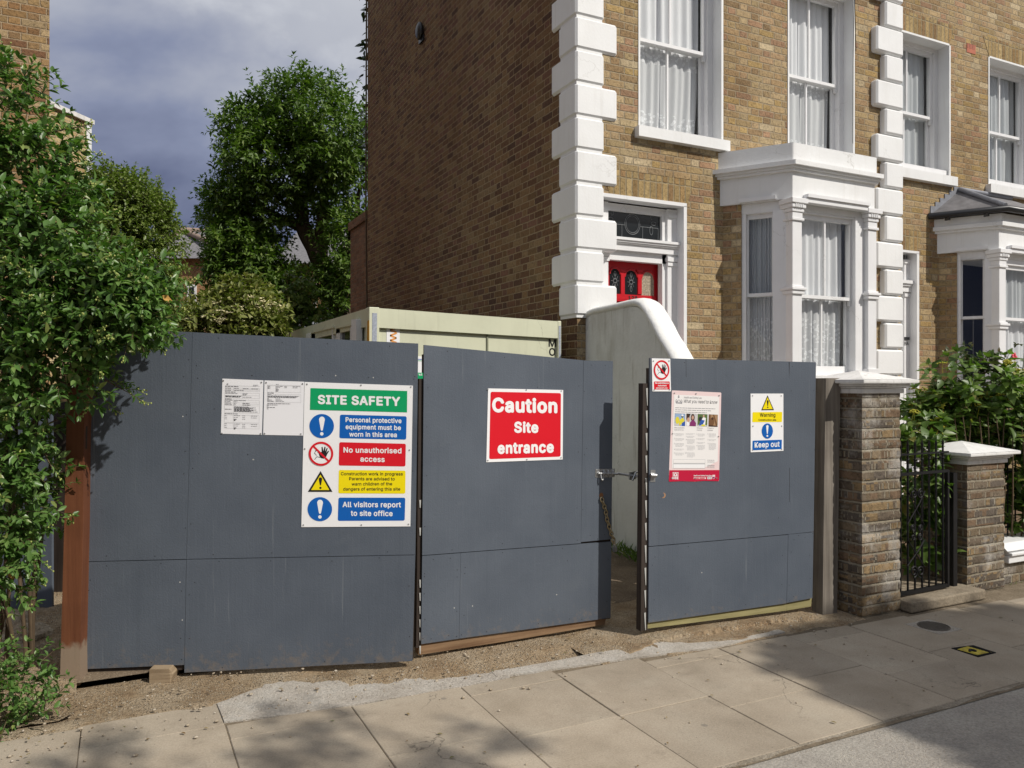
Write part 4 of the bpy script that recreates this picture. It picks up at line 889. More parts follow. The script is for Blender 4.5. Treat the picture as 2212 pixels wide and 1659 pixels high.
z4=ZM(3300,700,2.0738); g=lambda a,b,o=-.10:FF.uz(*z4(a,b),o)
ua,ub=g(535,900)[0],g(583,900)[0]; FF.box(ds,ua,ub,-.16,-.09,.5,g(540,665)[1]); FF.box(ds,ub,n3[1]-.03,-.16,-.125,.5,n3[3]); FF.box(ds,n3[0],ua,-.2,-.14,.5,n3[3])
zt1,zt0=g(500,838)[1],g(500,930)[1]
for ex,a,b_ in ((.05,.7,1),(.03,.5,.7),(.01,0,.5)): FF.box(ds,n3[0],ub+ex,-.2,-.075+ex,zt0+(zt1-zt0)*a,zt0+(zt1-zt0)*b_-.001)
FF.box(ds,ua-.01,ub+.012,-.15,-.075,zt0-.06,zt0-.02); FF.box(ds,ua-.01,ub+.012,-.15,-.075,g(540,700)[1],g(540,672)[1])
dso=ds.build('door_surround',M['white_wood'],N_,bevel=.004)
arch(N_,n3[0],n3[1]+.0,n3[3]+.03,.25,splay=.08)
bell=MB(); a,b_=g(541,1300,-.085); c_,d_=g(578,1325,-.085); FF.box(bell,a,c_,-.089,-.075,d_,b_); bell.build('door_bell',M['gutter'],dso)
zN=z4; cn=Fr(NW,(NC[0]-NW[0],NC[1]-NW[1])); fn=Fr(NC,(1,0)); cu=lambda a,b=900:cn.uz(*z4(a,b),-.10); fu_=lambda a,b=900:fn.uz(*z4(a,b),-.10)
Z1=dict(fr0=3.27,fr1=3.52,corn=[(.02,3.52,3.55),(.05,3.551,3.60),(.03,3.601,3.70)],sill=1.55,ret=cn.uz(*z4(970,900),-.055)[0],cg0=cu(1002)[0],cg1=cu(1196)[0],ctop=cu(1005,630)[1],crail=cu(1000,1145)[1],
  fg0=.15,fg1=1.08,ftop=3.10,frail=fu_(1370,1150)[1],cap0=3.04,col=2.32)
bn,_,_=bay(N_,[NW,NC,NC2,NW2],Z1,1)
rf=MB(); o_=offset_poly([NW,NC,NC2,NW2],.10); top=[Vector((9.80,YF,4.12)),Vector((10.9,YF,4.12))]
v=[Vector((p.x,p.y,3.76)) for p in o_]
rf.poly([v[0],v[1],top[0]]); rf.poly([v[1],v[2],top[1],top[0]]); rf.poly([v[2],v[3],top[1]]); rf.build('bay_roof',M['slate'],bn)
lf=MB(); lf.tube([v[1]+Vector((0,0,.02)),top[0]+Vector((0,-.02,.02))],.03,8); 
for k in range(6):
    a=v[0].lerp(top[0],k/6); b_=v[0].lerp(top[0],(k+1)/6); lf.obox(a+Vector((0,-.012,-.02)),(b_.x-a.x,0,.0),(0,.02,0),(0,0,.13))
lf.tube([top[0]+Vector((0,-.02,.02)),top[1]+Vector((0,-.02,.02))],.03,8); lf.build('lead_flashing',M['lead'],bn)
gt=MB(); gp_=[Vector((p.x,p.y,3.735)) for p in offset_poly([NW,NC,NC2,NW2],.12)]; gt.tube(gp_,.042,10); 
for a in (.25,.75): p=gp_[0].lerp(gp_[1],a); gt.box(p.x-.012,p.x+.012,p.y-.03,p.y+.03,3.66,3.74)
gt.build('gutter',M['gutter'],bn)
z2_=ZM(3024,0,2.194); ab=MB(); a,b_=FF.uz(*z2_(1715,372)); c_,d_=FF.uz(*z2_(1790,462)); FF.box(ab,a,c_,-.02,.006,fz(*z2_(1715,450)),b_)
for i in range(5):
    for j_ in range(4): FF.box(ab,a+.012+i*(c_-a-.02)/5,a+.022+i*(c_-a-.02)/5,.006,.0075,d_+.02+j_*.018+.02,d_+.03+j_*.018+.02,1)
ab.build('air_brick',[M['terracotta'],M['hole']],N_)
# ---------------------------------------------------------------- wing wall of the front steps
ww=thing('wing_wall','pale grey rendered wing wall with a thick rounded white coping sweeping down from the front door','wall',(4.2,5.7,0))
XW=4.10
low_=[at_X(*zD(a,b),XW) for a,b in ((330,1220),(390,1185),(560,1150),(740,1112),(800,1120),(850,1170),(920,1290),(980,1410),(1060,1540))]
pts=[(p.y,p.z) for p in low_]; pts+= [(4.95,1.42),(4.80,1.22),(4.5,1.15)]
pts[0]=(YF-.0,pts[0][1])
mb=MB(); mb.prism([Vector((XW,y,z)) for y,z in pts]+[Vector((XW,pts[-1][0],0)),Vector((XW,YF,0))],(.2,0,0)); mb.build('rendered_wall',M['render_grey'],ww)
cp=MB(); path=[Vector((XW+.1,y,z+.03)) for y,z in pts]
sm=[]
for i in range(len(path)-1):
    for k in range(5):
        t=k/5; p0=path[max(i-1,0)];p1=path[i];p2=path[i+1];p3=path[min(i+2,len(path)-1)]
        sm.append(.5*((2*p1)+(p2-p0)*t+(2*p0-5*p1+4*p2-p3)*t*t+(-p0+3*p1-3*p2+p3)*t**3))
sm.append(path[-1]); cp.tube(sm,.048,14)
cp.v=[((x-(XW+.1))*2.5+XW+.1,y,z) for x,y,z in cp.v]
cp.build('coping',M['render_white'],ww)
st_=MB()
for k in range(6): st_.box(XW+.21,5.36,4.75+k*.3,6.7,0 if k==0 else .16*k+.002,.16*(k+1))
tag(st_.build('front_steps',M['render_grey'],bevel=.01),'grey stone steps climbing to the red front door behind the gate','steps')
# ---------------------------------------------------------------- left house
LH=thing('terraced_house','ochre brick house wall at the left edge of the photo, rising out of the privet','house',(-2.5,9.5,0))
Xc=xy_at_Y(107,9.4)
mb=MB(); LF=Fr((0,9.4),(1,0)); wall_grid(mb,LF,-9,Xc,0,11,[]); mb.poly([(Xc,9.4,0),(Xc-1.3,16,0),(Xc-1.3,16,11),(Xc,9.4,11)]); mb.poly([(-9,9.4,11),(Xc,9.4,11),(Xc-1.3,16,11),(-9,16,11)]); mb.poly([(-9,9.4,0),(-9,9.4,11),(-9,16,11),(-9,16,0)]); mb.build('brick_wall',M['brick_left'],LH)
E_=thing('rear_extension','pale yellow brick building with a white coping behind the ochre house and privet','building',pd(150,829,14))
p0=pd(60,223,13.2); p1=pd(195,262,14.6); e0=Vector((p0.x,p0.y,0)); e1=Vector((p1.x,p1.y,0)); h=(e1-e0).normalized(); fe=Fr(e0,(h.x,h.y)); Le=(e1-e0).length; zt=(p0.z+p1.z)/2+.0
mb=MB(); mb.poly([fe.w(-2,0,0),fe.w(Le-.07,0,0),fe.w(Le-.07,0,p1.z-.06),fe.w(-2,0,p1.z+.02)]); mb.poly([fe.w(Le-.07,0,0),fe.w(Le-.07,-4,0),fe.w(Le-.07,-4,p1.z-.06),fe.w(Le-.07,0,p1.z-.06)]); mb.build('brick_wall',M['brick_pale'],E_)
mb=MB(); fe.box(mb,Le-.12,Le,-.2,.03,0,p1.z-.05); mb.build('corner_trim',M['white'],E_)
mb=MB(); mb.obox(fe.w(-2,-.3,p1.z-.055+.0),fe.h*(Le+2.04)+Vector((0,0,.0)),fe.n*.36,Vector((0,0,.08))); mb.build('coping',M['cap'],E_)
# ---------------------------------------------------------------- site cabin behind the gates
zK=ZM(1100,1180,4.096); zJ=ZM(1100,1150,1.996)
YC=6.65; FE=Fr((0,YC),(1,0)); XC=FE.uz(*zK(1465,400))[0]; FS=Fr((XC,12.0),(0,-1))
def fq(mb,fr,pts,o0,o1,mi=0):
    a=[fr.w(*(lambda q:(q[0],o1,q[1]))(fr.uz(x,y,o1))) for x,y in pts]; mb.prism(a,fr.n*(o0-o1),mi); return mb
cab=thing('site_cabin','pale green metal site cabin with a white and orange web plate, rising behind the gates','cabin',(2.7,8,.06))
zt=FE.uz(*zK(1465,128))[1]; xr,zr=FE.uz(*zJ(2207,232)); xl=XC; YB=FS.o.y-FS.uz(*zK(45,480))[0]
bd=MB(); bd.box(xl+.02,xr-.02,YC+.02,YB-.02,.08,zr-.06); bd.build('cabin_body',M['cabin'],cab)
e=MB(); e.prism([(xl,YC-.012,zt-.17),(xr,YC-.012,zr-.165),(xr,YC-.012,zr),(xl,YC-.012,zt)],(0,.1,0))
e.prism([(xl-.012,YC+.09,zt-.16),(xl-.012,YB,zt-.16),(xl-.012,YB,zt-.002),(xl-.012,YC+.09,zt-.002)],(.1,0,0))
e.prism([(xl,YC,zt-.003),(xr,YC,zr-.003),(xr,YB,zr-.003),(xl,YB,zt-.003)],(0,0,-.02)); e.build('roof_rail',M['cabin'],cab,bevel=.008)
u1=FE.uz(*zK(1605,400))[0]; u2=FE.uz(*zJ(2183,300))[0]
pst=MB(); pst.box(xl-.014,u1,YC-.016,YC+.1,.06,zt+.004); pst.build('corner_post',M['cabin'],cab,bevel=.006)
pst=MB(); pst.box(u2,xr+.004,YC-.016,YC+.1,.06,zr+.004); pst.build('corner_post',M['cabin'],cab,bevel=.006)
sm_=MB(); us=FE.uz(*zJ(1640,300))[0]; FE.box(sm_,us-.008,us+.008,-.02,-.010,.1,zt-.17); sm_.build('panel_seam',M['cabin_dark'],cab)
gs=MB(); fq(gs,FE,[zK(1500,212),zK(1577,218),zK(1570,760),zK(1497,760)],.0165,.019); gs.build('grey_strip',M['grey_tape'],cab)
gs=MB(); fq(gs,FE,[zJ(2197,265),zJ(2212,265),zJ(2212,520),zJ(2197,520)],.0165,.019); gs.build('grey_strip',M['grey_tape'],cab)
ot=MB(); fq(ot,FS,[zK(1418,340),zK(1446,330),zK(1446,720),zK(1413,720)],.0145,.017); ot.build('orange_strip',M['orange'],cab)
sp=MB(); fq(sp,FS,[zK(1160,318),zK(1240,312),zK(1240,800),zK(1157,800)],.0,.055); sp.build('shutter_bracket',M['white'],cab,bevel=.004)
sp=MB(); fq(sp,FS,[zK(1254,290),zK(1268,288),zK(1268,800),zK(1252,800)],.0,.03); sp.build('shutter_edge',M['cabin'],cab)
for (a,b,c,d) in ((515,505,855,425),(915,430,1150,385)):
    w=MB(); top=[zK(a,b),zK(c,d)]
    fq(w,FS,[zK(a-14,b-5),zK(c+10,d-8),zK(c+10,d+30),zK(a-14,b+38)],-.02,.03); w.build('window_hood',M['cabin'],cab,bevel=.004)
    g_=MB(); fq(g_,FS,[zK(a+60,b+75),zK(c-8,d+35),zK(c-8,d+420),zK(a+60,b+420)],-.021,-.012); g_.build('window',M['dark_glass'],cab)
    g_=MB(); fq(g_,FS,[zK(a,b+40),zK(a+62,b+45),zK(a+62,b+420),zK(a,b+420)],-.02,.012); fq(g_,FS,[zK(c-10,d+32),zK(c+8,d+30),zK(c+8,d+420),zK(c-12,d+420)],-.02,.013); fq(g_,FS,[zK(a+62,b+46),zK(c-10,d+33),zK(c-10,d+60),zK(a+62,b+82)],-.02,.008); g_.build('window_frame',M['white_wood'],cab,bevel=.002)
pn=MB(); fq(pn,FS,[zK(140,610),zK(425,550),zK(425,900),zK(140,900)],-.0,.01); fq(pn,FS,[zK(430,548),zK(492,535),zK(488,900),zK(425,900)],-.0,.02); pn.build('white_panel',M['white'],cab)
# ---------------------------------------------------------------- gate piers
def cap(mb,x0,x1,y0,y1,z0,h,ov):
    for ex,a,b in ((.022,0,.30),(.034,.30,.42),(.05,.42,.60),(ov,.60,.82)): mb.box(x0-ex,x1+ex,y0-ex,y1+ex,z0+h*a,z0+h*b-.001)
    za=z0+h*.82; cx,cy=(x0+x1)/2,(y0+y1)/2; ex=ov
    c=[(x0-ex,y0-ex,za),(x1+ex,y0-ex,za),(x1+ex,y1+ex,za),(x0-ex,y1+ex,za)]; ap=(cx,cy,z0+h*1.42)
    mb.add(c+[ap],[(0,1,4),(1,2,4),(2,3,4),(3,0,4)])
def pier(name,label,x0,x1,y0,y1,z1,h,ov,seed):
    t=thing(name,label,'pier',((x0+x1)/2,(y0+y1)/2,0))
    mb=MB(); n=int(z1/.0795); rr=random.Random(seed)
    bm=bmesh.new(); nx,nz=10,int(z1/.02)
    # slightly uneven brick faces, chipped at the foot
    for fx0,fx1,fy0,fy1 in ((x0,x1,y0,y0),(x1,x1,y0,y1),(x1,x0,y1,y1),(x0,x0,y1,y0)):
        vs=[]
        for j in range(nz+1):
            for i in range(nx+1):
                a=i/nx; x=fx0+(fx1-fx0)*a; y=fy0+(fy1-fy0)*a; z=z1*j/nz; row=math.floor(z/.0715)
                fr_=z/.0715-row; dep=.004*(1 if .12<fr_<.88 else 0)+.004*mn.noise(Vector((x*9+seed,y*9,row*7.3)))
                cx,cy=(x0+x1)/2,(y0+y1)/2; k=1+dep/.19
                if row<2: k*=1-.03*max(0,mn.noise(Vector((x*14,y*14,z*16+seed))))
                vs.append((cx+(x-cx)*k,cy+(y-cy)*k,z))
        mb.add(vs,[(j*(nx+1)+i,j*(nx+1)+i+1,(j+1)*(nx+1)+i+1,(j+1)*(nx+1)+i) for j in range(nz) for i in range(nx)])
    bm.free(); mb.build('brick_shaft',M['brick_pier'],t)
    c=MB(); cap(c,x0,x1,y0,y1,z1,h,ov); c.build('cap_stone',M['cap'],t,bevel=.006); return t
pier('gate_pier','tall weathered brick gate pier with a white moulded cap beside the grey timber post',4.545,4.925,3.75,4.13,1.535,.115,.085,1)
pier('gate_pier','short brick gate pier with white pyramid cap right of the black iron gate',5.765,6.215,3.81,4.2,.985,.115,.085,2)
lw=thing('garden_wall','low yellow-brown brick garden wall with white coping right of the short pier','wall',(8,4,0))
mb=MB(); mb.box(6.222,16,3.86,4.08,0,.175); mb.build('brick_wall',M['brick_pier'],lw)
mb=MB(); mb.box(6.30,16,3.82,4.12,.176,.235); mb.box(6.31,16,3.80,4.14,.236,.26); mb.box(6.29,16,3.83,4.2,.261,.275)
mb.prism([(6.27,3.81,.276),(6.27,4.20,.276),(6.27,4.12,.33),(6.27,3.87,.33)],(9.7,0,0)); mb.build('coping',M['white'],lw,bevel=.006)
M['step_stone']=ground_mat('worn_stone',[(.3,(.19,.155,.11)),(.55,(.27,.225,.165)),(.75,(.33,.29,.22))],6,0,.5,60)
stp=MB(); stp.box(4.935,5.76,3.66,4.3,0,.075); tag(stp.build('threshold_step',M['step_stone'],bevel=.012),'worn stone threshold step under the black iron gate','step')
# ---------------------------------------------------------------- iron gate
ig=thing('iron_gate','black wrought iron garden gate with scrolls and spiked finials between the brick piers','gate',(5.2,3.8,.08))
zI=ZM(3520,1600,2.074)
GP=Fr((4.93,3.79),(1,.03)); gu=lambda a,b:GP.uz(*zI(a,b))
uR=gu(440,540)[0]; uL=.0; zt_,zb_=gu(200,545)[1],.10
fr=MB()
for z,hh in ((zt_,.02),(zb_,.028)): GP.box(fr,uL,uR,-.012,.012,z-hh/2,z+hh/2)
GP.box(fr,uL,uR,-.010,.010,zt_+.135,zt_+.147); GP.box(fr,uL-.002,uL+.016,-.013,.013,zb_-.014,zt_+.0); GP.box(fr,uR-.02,uR,-.013,.013,zb_-.014,zt_)
fr.build('gate_frame',M['iron'],ig)
nb=7
for k in range(nb):
    u=uL+.02+(uR-uL-.04)*(k+.5)/nb; b=MB(); b.cyl(GP.w(u,0,zb_),GP.w(u,0,zt_+.20),.0078,8)
    b.tube([GP.w(u,0,zt_+.19),GP.w(u,0,zt_+.205),GP.w(u,0,zt_+.245)],[.006,.011,.001],8); 
    for zc in (.04,.10): b.ellipsoid(GP.w(u,0,zt_+zc),.013,.013,.009,8,5)
    b.build('bar',M['iron'],ig)
sc_=MB()
def spiral(u,z,r,sg,up,turns=1.6):
    pts=[]; n=34
    for k in range(n+1):
        a=k/n; rad=r*(1-.78*a); an=up*(math.pi/2+a*turns*2*math.pi)*1.0
        pts.append(GP.w(u+sg*rad*math.cos(an),.012,z+rad*math.sin(an)))
    return pts
sc_l=[]
for (a,b,r,sg,up) in ((148,712,.036,-1,1),(205,712,.036,1,1),(140,990,.026,-1,-1),(205,990,.026,1,-1),(146,1065,.026,-1,1),(203,1065,.026,1,1),(150,1345,.045,-1,-1),(205,1345,.045,1,-1)):
    u,z=gu(a,b); s=MB(); s.tube(spiral(u,z,r,sg,up),.006,6); s.build('scroll',M['iron'],ig)
for (p,q) in (((240,690),(100,960)),((110,700),(235,965)),((235,1090),(100,1300)),((105,1090),(240,1310))):
    s=MB(); u,z=gu(*p); u2,z2=gu(*q); s.tube([GP.w(u,.01,z),GP.w((u*.7+u2*.3),.012,z*.65+z2*.35),GP.w(u2,.01,z2)],.005,6); s.build('scroll_stem',M['iron'],ig)
gpst=MB(); gpst.box(5.62,5.665,3.82,3.865,.07,.93); tag(gpst.build('gate_post',M['iron']),'slim black iron gate post in front of the short pier','post')
rl=thing('iron_railing','black iron railing on the low garden wall right of the short pier','railing',(8,4,.33))
mb=MB(); mb.box(6.216,14,4.03,4.05,.86,.875); mb.box(6.216,14,4.03,4.05,.40,.412); mb.box(6.216,14,4.034,4.046,.985,.995); mb.build('rail',M['iron'],rl)
for k in range(18):
    x=6.33+k*.105; b=MB(); b.cyl((x,4.04,.33),(x,4.04,1.03),.007,6); b.tube([(x,4.04,1.02),(x,4.04,1.035),(x,4.04,1.08)],[.005,.010,.001],6); b.build('bar',M['iron'],rl)
# ---------------------------------------------------------------- covers in the pavement
M['iron_worn']=paint('worn_cast_iron',(.27,.24,.20),.55,.25,30,.2,60,metal=.4)
M['iron_dull']=paint('dull_cast_iron',(.12,.107,.09),.6,.2,30,.2,60,metal=.3)
M['hydrant_yellow']=paint('worn_yellow_paint',(.52,.42,.055),.6,.22,30,.25,70,dirt=(.16,.13,.08),dirtamt=.7)
dc=thing('drain_cover','round ribbed iron drain cover set in the pavement in front of the iron gate','drain cover',(4.80,3.40,0))
mb=MB(); n=40; mb.prism([(4.80+.1*math.cos(6.283*k/n),3.40+.1*math.sin(6.283*k/n),.0045) for k in range(n)],(0,0,-.02)); mb.build('cover_plate',M['iron_worn'],dc)
mb=MB()
for k in range(-5,6):
    w=math.sqrt(max(0,.086**2-(k*.0155)**2)); mb.box(4.80-w,4.80+w,3.40+k*.0155-.004,3.40+k*.0155+.004,.004,.008)
mb.tube([(4.80+.094*math.cos(6.283*k/n),3.40+.094*math.sin(6.283*k/n),.0055) for k in range(n)],.0045,6,0,False,True); mb.build('ribs',M['iron_dull'],dc)
fm=MB(); fm.box(4.68,4.92,3.28,3.52,-.02,.0022); fm.build('surround',M['old_conc'],dc)
hc=thing('hydrant_cover','small square yellow hydrant cover sunk in the pavement','hydrant cover',(4.59,2.99,0))
z7=ZM(3700,2520,8.5077)
mb=MB(); a,b,c,d=[Vector((*gp(*z7(*p))[:2],.0035)) for p in ((390,280),(1120,190),(1890,435),(1290,575))]; mb.prism([a,b,c,d],(0,0,-.02)); mb.build('frame',M['dark'],hc)
mb=MB(); a,b,c,d=[Vector((*gp(*z7(*p))[:2],.0046)) for p in ((590,335),(935,235),(1650,440),(1260,525))]; mb.prism([a,b,c,d],(0,0,-.004)); mb.build('cover_plate',M['hydrant_yellow'],hc)
tr=MB()
for i in range(7):
    for j in range(7):
        p=a.lerp(b,(i+.5)/7).lerp(d.lerp(c,(i+.5)/7),(j+.5)/7)
        if 2<=i<=4 and 2<=j<=5: continue
        tr.box(p.x-.005,p.x+.005,p.y-.005,p.y+.005,.0045,.0062)
tr.build('tread',M['hydrant_yellow'],hc)
ky=MB(); c_=(a+b+c+d)/4; ring_=[c_+(b-a)*(.30*math.cos(t)*.35)+(d-a)*(.16*math.sin(t)) for t in [6.283*k/16 for k in range(16)]]
ky.tube([Vector((p.x,p.y,.007)) for p in ring_],.005,6,0,False,True); ky.tube([c_-(b-a)*.35+Vector((0,0,.003)),c_-(b-a)*.12+Vector((0,0,.003))],.006,6); ky.build('keyhole',M['iron'],hc)
# ---------------------------------------------------------------- signs
SG={}
def sg(name,c,r=.42): 
    t=NT(name); t.set(c,r,0,.4); SG[name]=t.m; return t.m
for n_,c in dict(sign_white=(.84,.84,.85),sign_green=(.0,.33,.115),sign_blue=(.0,.105,.43),sign_red=(.66,.006,.018),sign_yellow=(.86,.70,.0),sign_black=(.012,.012,.012),paper_white=(.80,.80,.83),print_grey=(.30,.30,.32),print_light=(.50,.50,.51),print_dark=(.11,.11,.12),poster_paper=(.82,.80,.79),poster_pink=(.79,.62,.62),poster_red=(.50,.008,.045),lettering_black=(.02,.02,.02),web_orange=(.72,.32,.09),photo_sky=(.30,.42,.62),photo_yellow=(.70,.62,.05),photo_blue=(.03,.10,.40),photo_green=(.10,.16,.05),photo_brown=(.17,.085,.04),photo_tan=(.36,.22,.12),photo_skin=(.55,.33,.25),photo_purple=(.22,.03,.14),photo_dark=(.03,.03,.035),photo_hair=(.06,.03,.02),photo_grey=(.55,.55,.56)).items(): sg(n_,c)
_tc={}
try: FONT=bpy.data.fonts.load(bpy.utils.system_resource('DATAFILES',path='fonts')+'/Inter.woff2')
except Exception: FONT=None
def text_geo(s,shear=0.0,sp=1.0):
    k=(s,shear,sp)
    if k in _tc: return _tc[k]
    cu=bpy.data.curves.new('t','FONT'); cu.body=s; cu.shear=shear; cu.resolution_u=3; cu.space_character=sp
    if FONT: cu.font=FONT
    o=bpy.data.objects.new('t',cu); COL.objects.link(o); dg=bpy.context.evaluated_depsgraph_get(); me=o.evaluated_get(dg).to_mesh()
    v=[(p.co.x,p.co.y) for p in me.vertices]; f=[tuple(p.vertices) for p in me.polygons]
    o.evaluated_get(dg).to_mesh_clear(); bpy.data.objects.remove(o); bpy.data.curves.remove(cu)
    _tc[k]=(v,f); return v,f
CAPH=max(y for x,y in text_geo('H')[0])
class Sheet:
    def __init__(s,root,pl,z,base=.0152,pt=None):
        s.root,s.pl,s.z,s.base=root,pl,z,base; s.parts={}; s.mats={}; s.pt=pt
    def P(s,x,y,layer=0):
        X,Y=s.z(x,y); off=s.base+.0005*layer
        return s.pt(X,Y,off) if s.pt else s.pl.pt(X,Y,off)
    def _mb(s,part,col):
        mb=s.parts.setdefault(part,MB()); ms=s.mats.setdefault(part,[])
        if col not in ms: ms.append(col)
        return mb,ms.index(col)
    def poly(s,part,pts,col,layer=1):
        mb,mi=s._mb(part,col); mb.poly([s.P(x,y,layer) for x,y in reversed(pts)],mi)
    def rrect(s,part,q,col,layer=1,r=.06,asp=2.8):
        (a,b,c,d)=[Vector((p[0],p[1])) for p in q]; pts=[]
        W=((b-a).length+(c-d).length)/2; Hh=((d-a).length+(c-b).length)/2; R_=r*min(W,Hh); ru,rv=R_/W,R_/Hh
        def bl(u,v): return a*(1-u)*(1-v)+b*u*(1-v)+c*u*v+d*(1-u)*v
        for cu,cv,a0 in ((ru,rv,180),(1-ru,rv,270),(1-ru,1-rv,0),(ru,1-rv,90)):
            for k in range(6):
                an=math.radians(a0+k*18); p=bl(cu+ru*math.cos(an),cv+rv*math.sin(an)); pts.append((p.x,p.y))
        s.poly(part,pts,col,layer)
    def ell(s,part,cx,cy,rx,ry,col,layer=1,n=40): s.poly(part,[(cx+rx*math.cos(6.2832*k/n),cy+ry*math.sin(6.2832*k/n)) for k in range(n)],col,layer)
    def ringe(s,part,cx,cy,rx,ry,w,col,layer=1,n=44):
        mb,mi=s._mb(part,col); k1=1-w
        vs=[s.P(cx+rx*k*math.cos(6.2832*i/n),cy+ry*k*math.sin(6.2832*i/n),layer) for k in (1,k1) for i in range(n)]
        mb.add(vs,[(i,n+i,n+(i+1)%n,(i+1)%n) for i in range(n)],mi)
    def line(s,part,x0,y0,x1,y1,w,col,layer=1):
        dx,dy=x1-x0,y1-y0; l=math.hypot(dx,dy) or 1; nx,ny=-dy/l*w/2,dx/l*w/2
        s.poly(part,[(x0-nx,y0-ny),(x1-nx,y1-ny),(x1+nx,y1+ny),(x0+nx,y0+ny)],col,layer)
    def text(s,part,t,x0,y0,x1,y1,h,col,layer=2,bold=.012,shear=0):
        r=bold*1.75 if FONT else bold
        v,f=text_geo(t,shear,1.0+r*2.2); mnx=min(a for a,b in v)-r; mx=max(a for a,b in v)+r; mb,mi=s._mb(part,col); H=CAPH+2*r
        sh=[(0,0)]+([(r*math.cos(k*math.pi/4),r*math.sin(k*math.pi/4)) for k in range(8)] if r else [])
        for q,(dx,dy) in enumerate(sh):
            mb.add([s.P(x0+(x1-x0)*(a+dx-mnx)/(mx-mnx),y0+(y1-y0)*(a+dx-mnx)/(mx-mnx)-(b+dy+r)/H*h,layer+.1*q) for a,b in v],f,mi)
    def greek(s,part,x0,y0,x1,y1,w,col,layer=1,seed=0,full=.96):
        rr=random.Random(seed); x=x0; end=x0+(x1-x0)*full
        while x<end:
            l=rr.uniform(2.2,7)*w; e=min(x+l,end); yy=y0+(y1-y0)*(x-x0)/(x1-x0); ye=y0+(y1-y0)*(e-x0)/(x1-x0)
            s.line(part,x,yy,e,ye,w,col,layer); x=e+w*.8
    def done(s):
        for p,mb in s.parts.items():
            mb.build(p.split('#')[0],[SG[c] for c in s.mats[p]],s.root)
def sign(name,label,cat,pl,z,corners,paper='sign_white',th=.0028,back=.0122,group=None):
    c=[pl.pt(*z(x,y),back) for x,y in corners]; cen=sum(c,Vector())/len(c)
    t=thing(name,label,cat,cen,group); mb=MB(); mb.prism([pl.pt(*z(x,y),back+th) for x,y in corners],-pl.n*th)
    mb.build('sign_plate' if paper!='paper_white' else 'paper_sheet',SG[paper],t); return t,Sheet(t,pl,z,back+th+.0003)
def sscrew(t,pl,z,pts,off=.0155):
    for x,y in pts: screw(pl,*z(x,y),t,off,.0044)
def exclaim(s,part,cx,yt,yb,hw,dot,col,layer=3,sx=0):
    n=10; top=[(cx+hw*math.cos(math.pi+math.pi*k/n),yt+hw*1.1+hw*1.1*math.sin(math.pi+math.pi*k/n)) for k in range(n+1)]
    bw=hw*.36; bot=[(cx+sx+bw*math.cos(math.pi*k/n),yb-bw+bw*math.sin(math.pi*k/n)) for k in range(n+1)]
    s.poly(part,top+bot,col,layer); s.ell(part,cx+sx*1.3,dot[0],dot[1],dot[1]*1.0,col,layer,20)
def no_entry(s,cx,cy,rx,ry):
    k=rx/106.0; m=ry/106.0
    s.ell('prohibition_symbol',cx,cy,rx*.9,ry*.9,'sign_white',2)
    hand=[(-22,-8),(-14,-5),(6,-18),(4,-58),(14,-60),(20,-22),(30,-62),(40,-60),(36,-20),(50,-52),(58,-48),(46,-8),(62,-28),(70,-22),(52,8),(44,30),(24,44),(2,40),(-12,24)]
    s.poly('prohibition_symbol',[(cx+x*k,cy+y*m) for x,y in hand],'sign_black',3)
    face=[(-38,-44),(-44,-34),(-44,-26),(-54,-10),(-58,-2),(-48,0),(-50,8),(-44,12),(-34,12)]
    for a,b in zip(face[:-1],face[1:]): s.line('prohibition_symbol',cx+a[0]*k,cy+a[1]*m,cx+b[0]*k,cy+b[1]*m,4*k,'sign_black',3)
    for a,b in (((-52,-24),(-36,-26)),((-36,26),(-56,52)),((-36,26),(-4,34)),((-30,-10),(-8,-8))): s.line('prohibition_symbol',cx+a[0]*k,cy+a[1]*m,cx+b[0]*k,cy+b[1]*m,5*k,'sign_black',3)
    d=.7071; w=17
    s.ringe('prohibition_symbol',cx,cy,rx,ry,.17,'sign_red',5)
    s.poly('prohibition_symbol',[(cx-66*k+6*k,cy-66*m-6*m),(cx+66*k+6*k,cy+66*m-6*m),(cx+66*k-6*k,cy+66*m+6*m),(cx-66*k-6*k,cy-66*m+6*m)],'sign_red',4)
def tri(s,a,b,c,ins=.74):
    s.poly('warning_symbol',[a,c,b],'sign_black',2); g=((a[0]+b[0]+c[0])/3,(a[1]+b[1]+c[1])/3)
    s.poly('warning_symbol',[(g[0]+(p[0]-g[0])*ins,g[1]+(p[1]-g[1])*ins) for p in (a,c,b)],'sign_yellow',3)
# site safety board
t,s=sign('safety_sign','large white SITE SAFETY board with green heading and blue, red and yellow panels','sign',PL,ze,[(876,228),(1812,260),(1790,1476),(848,1482)])
s.rrect('heading_panel',[(927,281),(1763,306),(1761,491),(922,469)],'sign_green',1,.01)
s.text('heading_lettering','SITE SAFETY',990,419,1702,437,80,'sign_white',2,.02)
for q,c in (([(1182,510),(1758,525),(1754,726),(1177,714)],'sign_blue'),([(1176,748),(1751,762),(1747,958),(1171,950)],'sign_red'),([(1172,988),(1748,994),(1746,1193),(1168,1190)],'sign_yellow'),([(1169,1227),(1746,1228),(1741,1426),(1163,1428)],'sign_blue')):
    s.rrect({'sign_blue':'mandatory_panel','sign_red':'prohibition_panel','sign_yellow':'warning_panel'}[c]+'#%d'%q[0][1],q,c,1,.07)
for a in (('Personal protective',1230,574,1713,585,42),('equipment must be',1230,636,1708,645,42),('worn in this area',1262,700,1673,706,42),('No unauthorised',1212,838,1713,846,47),('access',1357,916,1568,921,47),('All visitors report',1204,1310,1709,1312,47),('to site office',1275,1385,1637,1388,47)): s.text('panel_lettering#%d'%a[2],*a,'sign_white',2,.0135)
